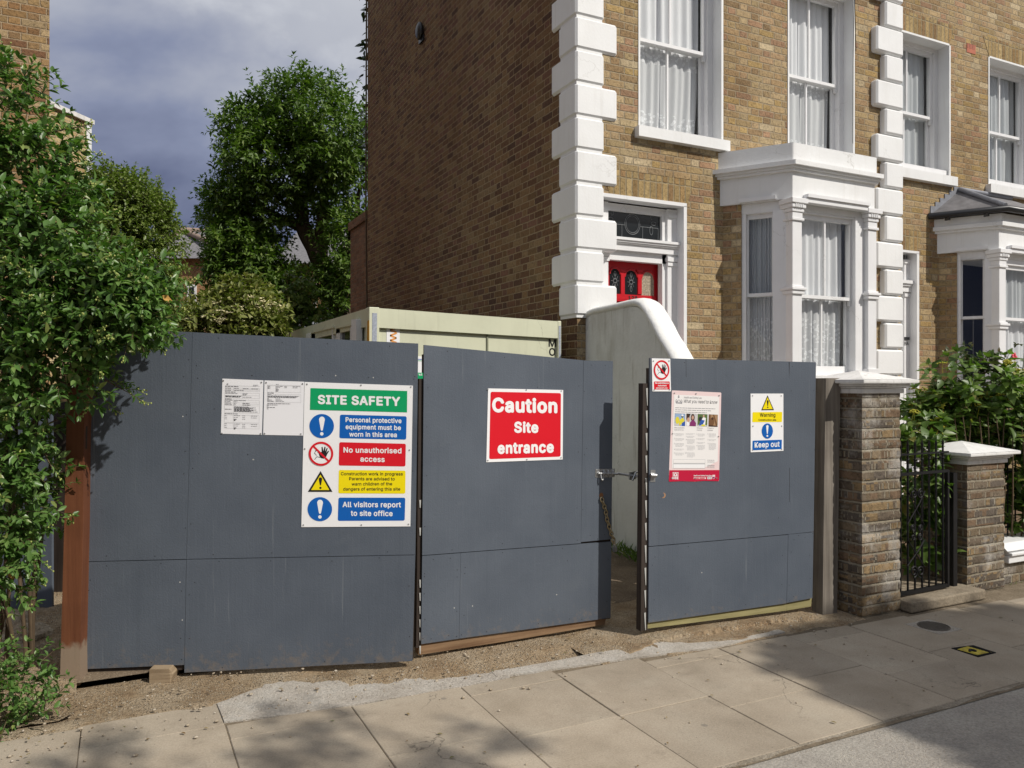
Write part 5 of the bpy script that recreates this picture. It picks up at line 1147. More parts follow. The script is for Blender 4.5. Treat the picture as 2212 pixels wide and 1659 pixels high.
for a in (('Construction work in progress',1190,1034,1725,1036,27),('Parents are advised to',1262,1077,1655,1079,27),('warn children of the',1283,1123,1633,1121,27),('dangers of entering this site',1210,1166,1703,1166,27)): s.text('panel_lettering#%d'%a[2],*a,'sign_black',2,.006)
for cy,cx in ((609,1024),(1327,1008)):
    s.ell('mandatory_symbol#%d'%cy,cx,cy,106,104,'sign_blue',2); exclaim(s,'mandatory_symbol#%d'%cy,cx+2,cy-82,cy+40,25,(cy+67,15),'sign_white',3,-1)
no_entry(s,1018,848,106,104); tri(s,(1014,997),(904,1177),(1117,1177)); exclaim(s,'warning_symbol',1013,1052,1122,15,(1143,10),'sign_black',4)
s.done(); sscrew(t,PL,ze,[(897,247),(1364,256),(1795,271),(878,806),(1782,816),(866,1464),(1367,1463),(1774,1457)])
# printed sheets
zP=ZM(700,1480,4.254)
t,s=sign('notice_sheet','left printed notice sheet full of small form boxes, pinned beside the safety board','notice',PL,zP,[(748,45),(1435,75),(1408,988),(722,968)],'paper_white',.0012,group='printed notices on the hoarding')
def bx(s,x0,y0,x1,y1,tl=.03,cols=()):
    f=lambda x,y:(x,y+(x-790)*tl)
    for a,b in (((x0,y0),(x1,y0)),((x0,y1),(x1,y1)),((x0,y0),(x0,y1)),((x1,y0),(x1,y1)),*[((c,y0),(c,y1)) for c in cols]): s.line('print',*f(*a),*f(*b),2.6,'print_light',1)
def gl_(s,x0,x1,y,w=9,col='print_grey',sd=0,full=1,tl=.03): s.greek('print',x0,y+(x0-790)*tl,x1,y+(x1-790)*tl,w,col,1,sd,full)
s.ell('print',833,138,16,14,'print_grey',1,14); gl_(s,1262,1350,140,8,sd=1); gl_(s,1262,1315,156,8,sd=2); s.line('print',795,160,1375,178,2.5,'print_grey'); gl_(s,792,1015,173,10,'print_dark',3)
bx(s,792,193,1376,212,.03,(935,)); gl_(s,795,890,203,9,sd=4); gl_(s,945,1020,203,8,sd=5); gl_(s,1090,1185,203,9,sd=6); gl_(s,1235,1350,203,8,sd=7)
bx(s,792,226,1376,246,.03,(935,)); gl_(s,795,900,236,9,sd=8); gl_(s,945,1105,236,9,sd=9); gl_(s,790,975,265,9,'print_dark',10)
bx(s,790,280,1370,368,.02,(1082,)); s.line('print',790,322,1370,334,2.5,'print_light'); gl_(s,797,1000,290,9,sd=11)
for i in range(3): gl_(s,1090,1170-i*15,288+i*14,8,sd=12+i)
for i in range(2): gl_(s,797,1065-i*25,334+i*14,11,'print_dark',15+i)
gl_(s,1090,1235,345,9,sd=17); gl_(s,790,900,383,9,'print_dark',18); bx(s,786,395,1370,612,.03,(935,)); gl_(s,790,925,404,10,sd=19); gl_(s,945,1145,404,10,sd=20)
for i,y in enumerate((426,452,478)): gl_(s,790,890+i*8,y,10,'print_grey',21+i); gl_(s,940,1000-i*15,y,8,sd=24+i); s.line('print',786,y+12,1370,y+26,2,'print_light')
gl_(s,1085,1205,452,9,'print_dark',27); gl_(s,1085,1215,478,9,'print_dark',28); gl_(s,790,900,556,10,'print_dark',29)
for i in range(8): gl_(s,945,1355,510+i*11.5,7.5,'print_dark',30+i,full=.6+.4*((i*37)%10)/10)
gl_(s,782,1005,630,9,'print_dark',40)
for j,(y0,y1) in enumerate(((650,775),(792,875))):
    bx(s,778,y0,1363,y1,.025,(930,)); 
    for i,y in enumerate((y0+10,y0+40,y0+68)): gl_(s,784,824,y,8,sd=41+i+9*j); gl_(s,938,1040-i*30,y,8,'print_grey',50+i+9*j); gl_(s,1080,1130,y,8,sd=55+i); gl_(s,1225,1330,y,8,sd=58+i) if i<2 else None
    for i in range(3): gl_(s,938,985-i*12,y0+76+i*10,7,'print_dark',60+i)
s.done(); sscrew(t,PL,zP,[(765,80),(1402,108),(740,962),(1387,968)],.0140)
t,s=sign('notice_sheet','right printed notice sheet, blank in its lower half, pinned next to the safety board','notice',PL,zP,[(1452,75),(2118,98),(2097,1000),(1430,988)],'paper_white',.0012,group='printed notices on the hoarding')
f=lambda y,x:y+(x-1500)*.02
def g2_(x0,x1,y,w=9,c='print_grey',sd=0,full=1): s.greek('print',x0,f(y,x0),x1,f(y,x1),w,c,1,sd,full)
def b2(x0,y0,x1,y1,cols=()):
    for a,b in (((x0,y0),(x1,y0)),((x0,y1),(x1,y1)),((x0,y0),(x0,y1)),((x1,y0),(x1,y1)),*[((c,y0),(c,y1)) for c in cols]): s.line('print',a[0],f(a[1],a[0]),b[0],f(b[1],b[0]),2.6,'print_light',1)
s.line('print',1500,150,2062,160,2.6,'print_light'); g2_(1645,1690,140,9,sd=1); b2(1500,162,2062,268,(1640,))
for i,y in enumerate((170,190,210)): g2_(1506,1550,y,9,'print_dark',2+i); g2_(1645,1760-i*40,y,9,'print_grey',6+i); g2_(1786,1830,y,9,sd=9+i) if i<2 else None; g2_(1925,2045-i*40,y,9,sd=12+i) if i<2 else None
for i in range(4): g2_(1645,1695-(i%2)*18,222+i*11,8,'print_grey',20+i)
g2_(1500,1610,285,10,'print_dark',25); b2(1500,304,2062,436,(1640,)); g2_(1505,1570,308,9,'print_dark',26)
for i in range(3): g2_(1505,2050,332+i*13,8,'print_dark',28+i,full=.97-.05*i)
for i,y in enumerate((382,402,422)): g2_(1500,1530+i*42,y,9,'print_dark',33+i); g2_(1645,1720+i*30,y,9,'print_grey',36+i)
g2_(1500,1885,462,9,'print_dark',40)
for i,(y,x) in enumerate(((485,1670),(504,1528),(528,1628),(552,1520))): g2_(1492,x,y,9,'print_dark',42+i)
s.done(); sscrew(t,PL,zP,[(1482,112),(2090,132),(1455,965),(2062,972)],.0140)
# caution
zid=lambda x,y:(x,y)
t,s=sign('caution_sign','square red sign with white border reading Caution Site entrance','sign',P2,zid,[(1054.5,839),(1216.6,842.5),(1215.4,992.5),(1050.6,998.5)])
s.rrect('red_panel',[(1059.8,846.2),(1211.8,849.2),(1211.0,986.3),(1056.8,991.8)],'sign_red',1,.025)
def T(txt,x0,y0,x1,y1,h): 
    a=zJ(x0,y0); b=zJ(x1,y1); s.text('lettering#'+txt,txt,a[0],a[1],b[0],b[1],h*.2749,'sign_white',2,.022)
T('Caution',1672,945,2185,953,116); T('Site',1845,1106,2036,1108,88); T('entrance',1715,1273,2157,1263,92)
s.done(); sscrew(t,P2,zid,[zJ(1638,765),zJ(1940,769),zJ(1638,1323),zJ(1945,1316),(1212.3,844.7),(1211.8,988.8)])
# no admittance
t,s=sign('prohibition_sign','small no admittance sign with red circle at the top corner of the right gate','sign',P3,zh,[(170,155),(355,160),(363,488),(177,488)])
no_entry(s,269,272,78,98); s.rrect('prohibition_panel',[(191,388),(349,388),(351,468),(193,468)],'sign_red',1,.1)
for a in (('No admittance',203,411,339,412,16),('Authorised',230,437,316,437,15),('personnel only',213,460,328,460,14)): s.text('lettering#%d'%a[2],*a,'sign_white',2,.02)
s.done(); sscrew(t,P3,zh,[(185,183),(342,182),(193,472),(347,470)])
# keep out
t,s=sign('warning_sign','white sign with yellow Warning Construction site and blue Keep out panels','sign',P3,zh,[(1163,510),(1492,510),(1493,1085),(1164,1100)])
tri(s,(1333,527),(1270,677),(1398,675),.80); exclaim(s,'warning_symbol',1335,576,636,9,(648,7),'sign_black',4)
s.rrect('warning_panel',[(1183,697),(1481,694),(1478,795),(1180,797)],'sign_yellow',1,.07); s.text('panel_lettering#w','Warning',1256,743,1412,743,38,'sign_black',2,.007); s.text('panel_lettering#c','Construction site',1242,783,1420,783,19,'sign_black',2,.005)
s.ell('mandatory_symbol',1331,886,56,77,'sign_blue',2); exclaim(s,'mandatory_symbol',1331,826,916,12,(935,9),'sign_white',3)
s.rrect('mandatory_panel',[(1183,983),(1477,973),(1475,1067),(1180,1080)],'sign_blue',1,.08); s.text('panel_lettering','Keep out',1203,1054,1455,1044,56,'sign_white',2,.013)
s.done(); sscrew(t,P3,zh,[(1182,532),(1470,532),(1186,837),(1475,836),(1182,1075),(1474,1068)])
# law poster
t,s=sign('law_poster','tall pinkish health and safety law poster with four small photos and a dark red footer','poster',P3,zh,[(378,478),(620,488),(862,499),(868,506),(864,700),(857,920),(851,1130),(846,1385),(838,1391),(700,1388),(600,1395),(470,1391),(346,1396),(340,1388),(349,1130),(359,900),(366,700),(372,484)],'poster_pink',.0015)
s.poly('print',[(395,520),(848,540),(838,900),(832,1190),(700,1255),(372,1262),(378,900)],'poster_paper',.6)
s.poly('footer',[(346.5,1280),(849,1278),(845.5,1384),(838,1390),(700,1387),(600,1393.5),(470,1390),(346,1395),(340.6,1388)],'poster_red',1)
# crest
for (x,y,rx,ry) in ((442,590,14,20),(418,588,9,22),(467,592,10,22),(440,545,9,9),(441,531,4,7)): s.ell('crest',x,y,rx,ry,'print_grey',1.4,16)
for (x,y,rx,ry) in ((442,588,8,13),(419,580,4,8),(466,584,4,9)): s.ell('crest',x,y,rx,ry,'poster_paper',1.8,12)
s.line('crest',412,605,474,609,6,'print_grey',1.5)
s.text('lettering#a','Health and Safety Law',495,557,671,563,19,'print_grey',2,0.0); s.text('lettering#b','What you need to know',493,602,832,613,34,'print_dark',2,.0,.28)
for i in range(3): s.greek('small_print',405,652+i*20,825-i*45,664+i*20,6,'print_grey',1.5,70+i)
for x0,x1,hd in ((395,497,('What employers','must do for you')),(622,680,('What you','must do')),(730,790,("If there's a",'problem'))):
    for i,l in enumerate(hd): s.text('column_heading#%d'%x0,l,x0,858+i*21+(x0-395)*.012,x1-(6 if i else 0),860+i*21+(x0-395)*.012,13,'print_grey',2,0.0)
cols=((397,495,[(912,3),(960,3),(1010,4),(1066,2),(1106,3)]),(515,605,[(912,2),(940,2),(970,5),(1035,5),(1105,5)]),(622,706,[(915,3),(962,2),(1000,2),(1030,5)]),(733,818,[(914,4),(972,2),(1010,7)]))
for ci,(x0,x1,its) in enumerate(cols):
    for k,(y,n) in enumerate(its):
        s.text('small_print#%d'%ci,str(k+1+(5 if ci==1 else 0)),x0-(3 if k+1+(5 if ci==1 else 0)<10 else 12),y+8,x0+5,y+8,13,'print_grey',1.5,0)
        for i in range(n): s.greek('small_print#%d'%ci,x0+10,y+i*10.2,x1-(18 if i==n-1 else 0),y+2+i*10.2,4.2,'print_light',1.5,ci*50+k*7+i)
s.poly('print',[(387,1170),(707,1172),(705,1262),(384,1262)],'print_light',1.0); s.poly('print',[(389,1173),(704,1175),(703,1208),(388,1207)],'poster_paper',1.5); s.poly('print',[(388,1220),(703,1221),(702,1259),(387,1259)],'sign_white',1.5)
for y in (1178,1230): 
    for i in range(3): s.greek('side_print',728,y+i*11,818,y+3+i*11,4.5,'print_grey' if i==0 else 'print_light',1.5,200+y+i,.8)
# four small photographs
def ph(x0,y0,x1,y1,bg,shapes):
    pn='photo#%d'%x0
    q=lambda u,v:(x0+(x1-x0)*u-3*v,y0+(y1-y0)*v+4*u)
    s.poly(pn,[(x0-2,y0-2),(x1+2,y0+2),(x1-1,y1+5),(x0-5,y1+1)],'photo_dark',1.0); s.poly(pn,[q(0,0),q(1,0),q(1,1),q(0,1)],bg,1.4)
    for k,(c,pts) in enumerate(shapes): s.poly(pn,[q(*p) for p in pts],c,1.7+.3*k)
def el(cx,cy,rx,ry,n=14): return [(cx+rx*math.cos(6.283*k/n),cy+ry*math.sin(6.283*k/n)) for k in range(n)]
ph(403,710,505,832,'photo_sky',[('photo_grey',[(.0,.8),(.4,.6),(.5,1),(0,1)]),('photo_yellow',el(.25,.55,.2,.3)),('photo_yellow',[(.5,.5),(.78,.3),(.98,.55),(.8,.75),(.45,1),(.4,.8)]),('photo_blue',[(.7,.75),(1,.6),(1,1),(.72,1)]),('photo_dark',el(.74,.22,.1,.1)),('sign_white',el(.74,.13,.11,.08))])
ph(519,712,618,834,'photo_grey',[('photo_dark',[(.0,.0),(.4,.0),(.3,.3),(0,.5)]),('photo_hair',el(.15,.3,.16,.28)),('photo_skin',el(.2,.5,.14,.2)),('sign_white',[(0,.62),(.25,.7),(.4,1),(0,1)]),('photo_hair',el(.64,.3,.2,.3)),('photo_purple',[(.4,.68),(.6,.5),(.8,.52),(.98,.75),(.95,1),(.3,1)]),('photo_skin',el(.64,.3,.12,.17))])
ph(632,716,728,838,'photo_green',[('photo_dark',el(.3,.4,.2,.2)),('photo_grey',[(0,.9),(.5,.8),(1,.9),(1,1),(0,1)]),('sign_white',[(.45,.4),(.6,.22),(.85,.3),(.8,.85),(.5,.8)]),('photo_blue',[(.35,.45),(.75,.5),(.55,.85),(.15,.95)]),('photo_skin',el(.62,.14,.09,.1)),('photo_yellow',el(.6,.9,.22,.08))])
ph(743,720,832,840,'photo_tan',[('photo_brown',[(.45,.0),(.6,.0),(1,.8),(.85,1)]),('photo_brown',[(.0,.0),(.2,0),(.25,1),(0,1)]),('photo_brown',el(.38,.6,.24,.35)),('photo_hair',el(.42,.33,.13,.12)),('photo_hair',[(0,.88),(1,.92),(1,1),(0,1)])])
# footer logo
for i,(y,a,b) in enumerate(((1302,378,439),(1309,379,395),(1309,423,438),(1316,379,391),(1316,428,438),(1324,379,389),(1324,428,438),(1332,379,393),(1332,423,438),(1340,378,438))): s.line('footer_logo',a,y,b,y,3.6,'sign_white',1.6)
s.poly('footer_logo',[(408,1304),(424,1318),(426,1328),(420,1336),(396,1336),(390,1328),(393,1318)],'sign_white',1.7); s.poly('footer_logo',[(408,1312),(417,1323),(412,1328),(410,1331),(406,1331),(403,1328),(399,1323)],'poster_red',2.1)
s.text('footer_logo','HSE',377,1371,438,1371,25,'sign_white',1.7,.022)
s.text('footer_lettering','Health and Safety Executive',591,1341,770,1341,14,'sign_white',1.7,.015); s.poly('footer_lettering',[(592,1350),(716,1352),(714,1368),(591,1367)],'poster_pink',1.6); s.greek('footer_lettering',596,1359,712,1360,9,'poster_red',2.1,5)
s.poly('footer_lettering',[(729,1346),(772,1345),(771,1369),(728,1370)],'sign_white',1.6)
for k,x in enumerate((735,741,745,752,758,764)): s.line('footer_lettering',x,1349,x,1366,1.5+(k%3),'sign_black',2.0)
s.poly('footer_lettering',[(777,1327),(806,1326),(804,1360),(790,1370),(777,1360)],'poster_pink',1.6); s.poly('footer_lettering',[(779,1346),(803,1346),(800,1360),(790,1366),(780,1358)],'photo_purple',2.0)
s.done(); sscrew(t,P3,zh,[(397,505),(614,511),(846,530),(378,912),(839,941),(368,1360),(605,1362),(820,1358)])
# writing on the cabin and houses
class FrP:
    def __init__(s,fr): s.fr=fr
    def __call__(s,X,Y,off): u,z=s.fr.uz(X,Y,off); return s.fr.w(u,off,z)
wp=MB(); fq(wp,FE,[zK(1732,322),zK(1945,338),zK(1935,900),zK(1728,900)],-.0205,-.0165); 
o_=wp.build('web_plate',SG['sign_white'],cab)
s=Sheet(cab,None,zK,-.0160,FrP(FE)); 
for k in range(3):
    y0=368+k*166.0; n=[(1895,0),(1788,40),(1895,80),(1788,122),(1890,162)]
    n=[(1897,2),(1786,44),(1890,84),(1786,122),(1893,160)]
    for (a,b),(c,d) in zip(n[:-1],n[1:]): s.poly('web_lettering',[(a,y0+b-15),(c,y0+d-15),(c,y0+d+15),(a,y0+b+15)],'web_orange',1+.2*k)
s.done()
s=Sheet(cab,None,zJ,-.0190,FrP(FE)); s.text('side_lettering','M',2116,430,2174,432,62,'lettering_black',1,.012); s.text('side_lettering','O',2120,500,2170,502,62,'lettering_black',1,.012); s.done()
wp=MB(); fq(wp,FE,[zJ(1040,505),zJ(1240,512),zJ(1240,690),zJ(1040,690)],-.0205,-.0165); fa=thing('first_aid_sign','white and green notice on the cabin glimpsed through the slot between the gates','sign',FE.w(FE.uz(*zJ(1112,600))[0],-.016,FE.uz(*zJ(1112,600))[1])); wp.build('sign_plate',SG['sign_white'],fa)
s=Sheet(fa,None,zJ,-.0160,FrP(FE)); s.poly('green_panel',[(1044,632),(1236,636),(1236,686),(1044,686)],'sign_green',1); s.poly('green_panel',[(1044,536),(1236,541),(1236,546),(1044,541)],'sign_green',1); s.line('green_panel',1090,528,1140,529,5,'sign_blue',1)
s.text('lettering','first aid',1060,655,1180,658,18,'sign_white',2,.01); s.done()
dp=FrP(FF); s=Sheet(d_o,None,zD,dd+.0165,dp); s.text('house_number','128',712,1056,790,1058,36,'lettering_black',1,.012); s.done()
s=Sheet(dso,None,z4,-.0885,dp); s.text('door_lettering','BA',542,1368,577,1368,28,'lettering_black',1,.006); s.done()
# ---------------------------------------------------------------- vegetation
def leaf_template(kind):
    if kind=='privet': prof=[(.0,.0),(.22,.36),(.5,.5),(.78,.3),(1,0)]; fold=.22; curl=.10
    elif kind=='ovate': prof=[(.0,.0),(.15,.38),(.4,.5),(.72,.28),(1,0)]; fold=.16; curl=.22
    else: prof=[(.0,.0),(.45,.5),(1,0)]; fold=.18; curl=.08
    v=[];f=[]; n=len(prof)
    mid=[(0,y,-curl*y*y) for y,_ in prof]; L=[(-w,y,fold*w-curl*y*y) for y,w in prof]; Rr=[(w,y,fold*w-curl*y*y) for y,w in prof]
    v=mid[:]; li={0:0,n-1:n-1}; ri={0:0,n-1:n-1}
    for i in range(1,n-1): li[i]=len(v); v.append(L[i])
    for i in range(1,n-1): ri[i]=len(v); v.append(Rr[i])
    for i in range(n-1):
        a=[i,i+1,li[i+1],li[i]]; b=[i,ri[i],ri[i+1],i+1]
        for q in (a,b):
            o=[]
            for k in q:
                if k not in o: o.append(k)
            f.append(o)
    return np.array(v,float),f
TPL={k:leaf_template(k) for k in('privet','ovate','small')}
def unit(a): return a/np.maximum(np.linalg.norm(a,axis=-1,keepdims=True),1e-9)
def leaf_obj(name,mat,parent,P,D,U,Lg,Wd,kind):
    """P base points, D tip directions, U rough up normals, Lg length, Wd width"""
    P=np.asarray(P,float);D=unit(np.asarray(D,float));U=np.asarray(U,float); N=len(P)
    X=unit(np.cross(D,U)); Z=np.cross(X,D); T,faces=TPL[kind]; nv=len(T)
    Lg=np.broadcast_to(np.asarray(Lg,float),(N,)); Wd=np.broadcast_to(np.asarray(Wd,float),(N,))
    V=P[:,None,:]+X[:,None,:]*(T[None,:,0:1]*Wd[:,None,None])+D[:,None,:]*(T[None,:,1:2]*Lg[:,None,None])+Z[:,None,:]*(T[None,:,2:3]*Lg[:,None,None])
    w=WLOC.get(parent.name,Vector((0,0,0))) if parent else Vector((0,0,0)); V=V.reshape(-1,3)-np.array(w)
    me=bpy.data.meshes.new(name); me.vertices.add(len(V)); me.vertices.foreach_set('co',V.ravel())
    ls=[len(f) for f in faces]; fi=np.concatenate([np.array(f) for f in faces])
    loops=(fi[None,:]+(np.arange(N)*nv)[:,None]).ravel(); tot=np.tile(np.array(ls),N); start=np.concatenate([[0],np.cumsum(tot)[:-1]])
    me.loops.add(len(loops)); me.loops.foreach_set('vertex_index',loops.astype(np.int32)); me.polygons.add(len(tot))
    me.polygons.foreach_set('loop_start',start.astype(np.int32)); me.polygons.foreach_set('loop_total',tot.astype(np.int32))
    me.materials.append(mat); me.update(calc_edges=True); me.validate()
    me.polygons.foreach_set('use_smooth',np.ones(len(tot),bool))
    o=bpy.data.objects.new(name,me); COL.objects.link(o); o.parent=parent; WLOC[o.name]=w; return o
M['privet']=leaf_mat('privet_leaf',[(0,(.055,.115,.024)),(.35,(.085,.170,.038)),(.7,(.12,.215,.055)),(.93,(.16,.245,.07)),(1,(.23,.26,.08))],.36,.25)
M['shrub']=leaf_mat('shrub_leaf',[(0,(.11,.155,.030)),(.5,(.155,.215,.045)),(1,(.22,.27,.065))],.42,.25)
M['ash']=leaf_mat('tree_leaf',[(0,(.055,.100,.014)),(.5,(.085,.150,.022)),(.85,(.13,.205,.034)),(1,(.18,.24,.05))],.5,.25)
M['elder']=leaf_mat('elder_leaf',[(0,(.12,.145,.035)),(.6,(.18,.205,.052)),(1,(.26,.25,.08))],.5,.25)
M['ivy']=leaf_mat('ivy_leaf',[(0,(.014,.032,.008)),(.6,(.028,.060,.014)),(1,(.06,.11,.03))],.35,.2)
M['hydr']=leaf_mat('hydrangea_leaf',[(0,(.070,.125,.024)),(.5,(.11,.18,.038)),(.9,(.16,.23,.055)),(1,(.25,.22,.06))],.42,.3)
M['rose']=leaf_mat('rose_leaf',[(0,(.030,.055,.016)),(.6,(.06,.09,.025)),(1,(.13,.09,.045))],.4,.2)
M['bud']=plain('privet_buds',(.30,.34,.09),.7); M['umbel']=plain('cream_umbel',(.66,.60,.36),.8); M['hflower']=plain('yellow_green_flower',(.42,.40,.04),.8); M['pink']=plain('pink_petals',(.75,.10,.14),.6); M['deadleaf']=plain('dead_leaf',(.45,.25,.06),.8)
class Plant:
    def __init__(s): s.P=[];s.D=[];s.U=[];s.L=[];s.W=[]; s.tw=MB(); s.bud=MB()
    def leaf(s,p,d,u,l,w): s.P.append(p);s.D.append(d);s.U.append(u);s.L.append(l);s.W.append(w)
    def sprig(s,b,d,length,pairs,ll,wr=.42,droop=.25,stem=.0022,bud=0,up=(0,0,1),spread=.95):
        b=np.array(b,float); d=unit(np.array(d,float)); pts=[b]
        side=unit(np.cross(d,np.array([.1,.2,1.0]))); n2=np.cross(side,d); p=b.copy(); dd=d.copy()
        for k in range(pairs):
            dd=unit(dd+np.array([0,0,-droop/pairs])*(.3+k/pairs)+rng.normal(0,.05,3)); p=p+dd*length/pairs; pts.append(p)
            a=(k%2)*math.pi/2+rng.normal(0,.35); sd=side*math.cos(a)+n2*math.sin(a); sz=ll*(1-.45*(k/pairs)**2)*rng.uniform(.8,1.2)
            for sg_ in (1,-1):
                ld=dd*rng.uniform(.45,.9)+sd*sg_*spread+rng.normal(0,.18,3)+np.array([0,0,-.12])
                s.leaf(p,ld,unit(np.array(up)*.9+dd*.4+rng.normal(0,.35,3)),sz,sz*wr*rng.uniform(.85,1.15))
        for k in range(2): s.leaf(p,dd+rng.normal(0,.3,3),np.array(up)+rng.normal(0,.3,3),ll*.6,ll*.6*wr)
        if stem: s.tw.tube(pts,[stem*(1-.6*i/len(pts)) for i in range(len(pts))],4,0,False)
        if bud:
            for k in range(bud):
                q=p+dd*.012*k*.7+rng.normal(0,.008,3); s.bud.ellipsoid(q,.0045,.0045,.0055,5,4)
                s.bud.tube([p,q],.0012,3,0,False)
    def build(s,root,mat,kind,twmat='twig',budmat='bud',names=('foliage','twigs','flower_buds')):
        leaf_obj(names[0],mat,root,s.P,s.D,s.U,s.L,s.W,kind)
        if s.tw.v: s.tw.build(names[1],M[twmat],root)
        if s.bud.v: s.bud.build(names[2],M[budmat],root)
RT=np.array([ca,-sa,0]); FW=np.array([sa,ca,0]); UPV=np.array([0,0,1.0])
def blob_points(px_,py_,rx,ry,d,rd,n,shell=.45,front=0.0):
    """points in an ellipsoid centred on a picture point at depth d; returns points and outward directions"""
    c=np.array(pd(px_,py_,d)); a,b=rx/F*d,ry/F*d
    q=unit(rng.normal(0,1,(n,3))); r=rng.uniform(shell,1,n)**.6
    if front: q[:,1]=np.where(rng.random(n)<front,-np.abs(q[:,1]),q[:,1])
    o=q*r[:,None]; P=c+RT*(o[:,0:1]*a)+FW*(o[:,1:2]*rd)+UPV*(o[:,2:3]*b)
    D=unit(RT*(q[:,0:1]/a)+FW*(q[:,1:2]/rd)+UPV*(q[:,2:3]/b)); return P,D
# --- the big privet hedge bush on the left
pv=thing('privet_bush','tall green privet bush spilling over the brown post and the left hoarding end','bush',gp(30,1560))
pl=Plant()
blobs=[(290,690,60,28,3.95,.13,70),(10,250,62,105,4.25,.28,80),(15,420,130,130,4.25,.34,150),(80,410,80,110,4.2,.3,110),(105,540,100,105,4.05,.3,130),(60,610,150,130,4.05,.32,150),(190,645,130,70,3.95,.22,150),(275,645,70,48,3.92,.14,60),(120,730,150,75,3.92,.24,110),(20,790,90,95,3.95,.3,75),(95,810,95,62,3.9,.16,45),(20,940,85,80,4.0,.25,80),(5,1080,75,100,3.95,.2,90),(0,1210,65,60,3.9,.18,50),(20,1000,80,150,4.3,.15,80)]
for (x,y,rx,ry,d,rd,n) in blobs:
    P,D=blob_points(x,y,rx,ry,d,rd,n,.35,.62)
    for p,dd in zip(P,D):
        dz=unit(dd*.8+np.array([0,0,.35])+RT*.25-FW*.15+rng.normal(0,.3,3))
        pl.sprig(p,dz,rng.uniform(.12,.22),int(rng.integers(4,7)),rng.uniform(.050,.078),.44,.35,bud=int(rng.integers(0,7)) if rng.random()<.22 else 0)
def arm(x0,y0,d0,x1,y1,d1,n,sag=.0,ll=.05,length=.16):
    a,b=np.array(pd(x0,y0,d0)),np.array(pd(x1,y1,d1)); pts=[a+(b-a)*t-UPV*sag*math.sin(math.pi*t)*-1 for t in np.linspace(0,1,9)]
    pl.tw.tube(pts,[.006*(1-.7*t) for t in np.linspace(0,1,9)],5,0,False); ax=unit(b-a)
    for k in range(n):
        t=(k+.6)/n; p=a+(b-a)*t+UPV*sag*math.sin(math.pi*t); pl.sprig(p,unit(ax*.9+rng.normal(0,.55,3)),length*(1-.35*t),5,ll*(1-.2*t),.42,.3,bud=6 if k>n-3 else 0)
arm(130,770,3.9,285,852,3.98,9,.0,.042,.12); arm(200,690,3.9,395,636,3.95,9,.02,.044,.11); arm(220,610,4.0,350,590,4.05,6,.0,.042,.12); arm(120,820,3.92,235,868,4.0,6,.0,.040,.11)
arm(40,300,4.2,190,270,4.1,6,.0,.040,.12); arm(90,380,4.15,205,345,4.05,6,.0,.040,.11); arm(100,440,4.1,205,395,4.05,6,.0,.040,.11); arm(5,230,4.2,22,128,4.2,7,.0,.042,.11); arm(40,260,4.2,60,185,4.2,5,.0,.040,.11)
arm(70,930,3.95,112,1010,3.95,4,.0,.036,.09); arm(40,950,3.9,70,1210,3.9,8,.0,.046,.12); arm(20,900,3.95,10,1100,3.95,6,.0,.046,.12); arm(20,1120,3.9,55,1280,3.85,6,.0,.044,.1)
for k in range(11): # woody stems
    x1,y1=random.uniform(-30,95),random.uniform(330,800); d1=random.uniform(3.95,4.3); a=np.array(gp(random.uniform(-60,60),1500)); a[1]+=.25; b=np.array(pd(x1,y1,d1)); m=(a+b)/2+rng.normal(0,.09,3); m[2]+=.12
    pl.tw.tube([a,a*.7+m*.3,m,m*.4+b*.6,b],[.012,.011,.009,.006,.003],5,0,False)
pl.build(pv,M['privet'],'privet')
for (x,y) in ((346,640),(10,1265),(15,1240)):
    dl=MB(); c=pd(x,y,3.85); dl.poly([c,c+Vector((.03,0,.012)),c+Vector((.055,0,-.02)),c+Vector((.02,-.01,-.028))])
    dl.build('withered_leaf',M['deadleaf'],pv)
# low privet seedling clump on the pavement edge
lp_=thing('low_privet','small low privet clump on the pavement edge at the bottom left corner','bush',gp(30,1560)); pl=Plant()
for (x,y,rx,ry,d,rd,n) in ((0,1420,40,45,3.95,.12,26),(40,1470,50,45,3.82,.16,44),(10,1515,70,42,3.72,.16,44),(80,1528,34,18,3.72,.10,12)):
    P,D=blob_points(x,y,rx,ry,d,rd,n,.3,.6)
    for p,dd in zip(P,D): p[2]=max(p[2],.02); pl.sprig(p,unit(dd*.7+np.array([0,0,.3])+rng.normal(0,.3,3)),rng.uniform(.08,.15),4,rng.uniform(.034,.050),.5,.4)
pl.build(lp_,M['privet'],'privet')
# --- dense conical shrub behind
cs_=thing('conical_shrub','dense small-leaved yellowish-green shrub standing behind the privet above the hoarding','bush',pd(300,1115,5.6)); pl=Plant()
for (x,y,rx,ry,d,rd,n) in ((280,480,75,80,5.5,.35,400),(305,545,62,110,5.5,.4,440),(290,640,82,110,5.5,.45,520),(235,430,42,38,5.5,.2,110),(335,490,26,50,5.5,.2,100)):
    P,D=blob_points(x,y,rx,ry,d,rd,n,.55,.7)
    for p,dd in zip(P,D): pl.sprig(p,unit(dd*.9+np.array([0,0,.55])+rng.normal(0,.25,3)),rng.uniform(.10,.18),7,rng.uniform(.028,.042),.52,.15,.0018)
for (x,y) in ((262,385),(290,372),(305,388),(340,410),(368,440),(330,385),(250,378)):
    for k in range(4): pl.sprig(np.array(pd(x+random.uniform(-8,8),y+38+random.uniform(-6,10),5.5)),np.array([rng.normal(0,.15),rng.normal(0,.15),1]),.17,8,.03,.45,.0)
pl.tw.tube([pd(300,1110,5.6),pd(300,800,5.6),pd(298,560,5.6)],[.04,.03,.012],6)
pl.build(cs_,M['shrub'],'privet')
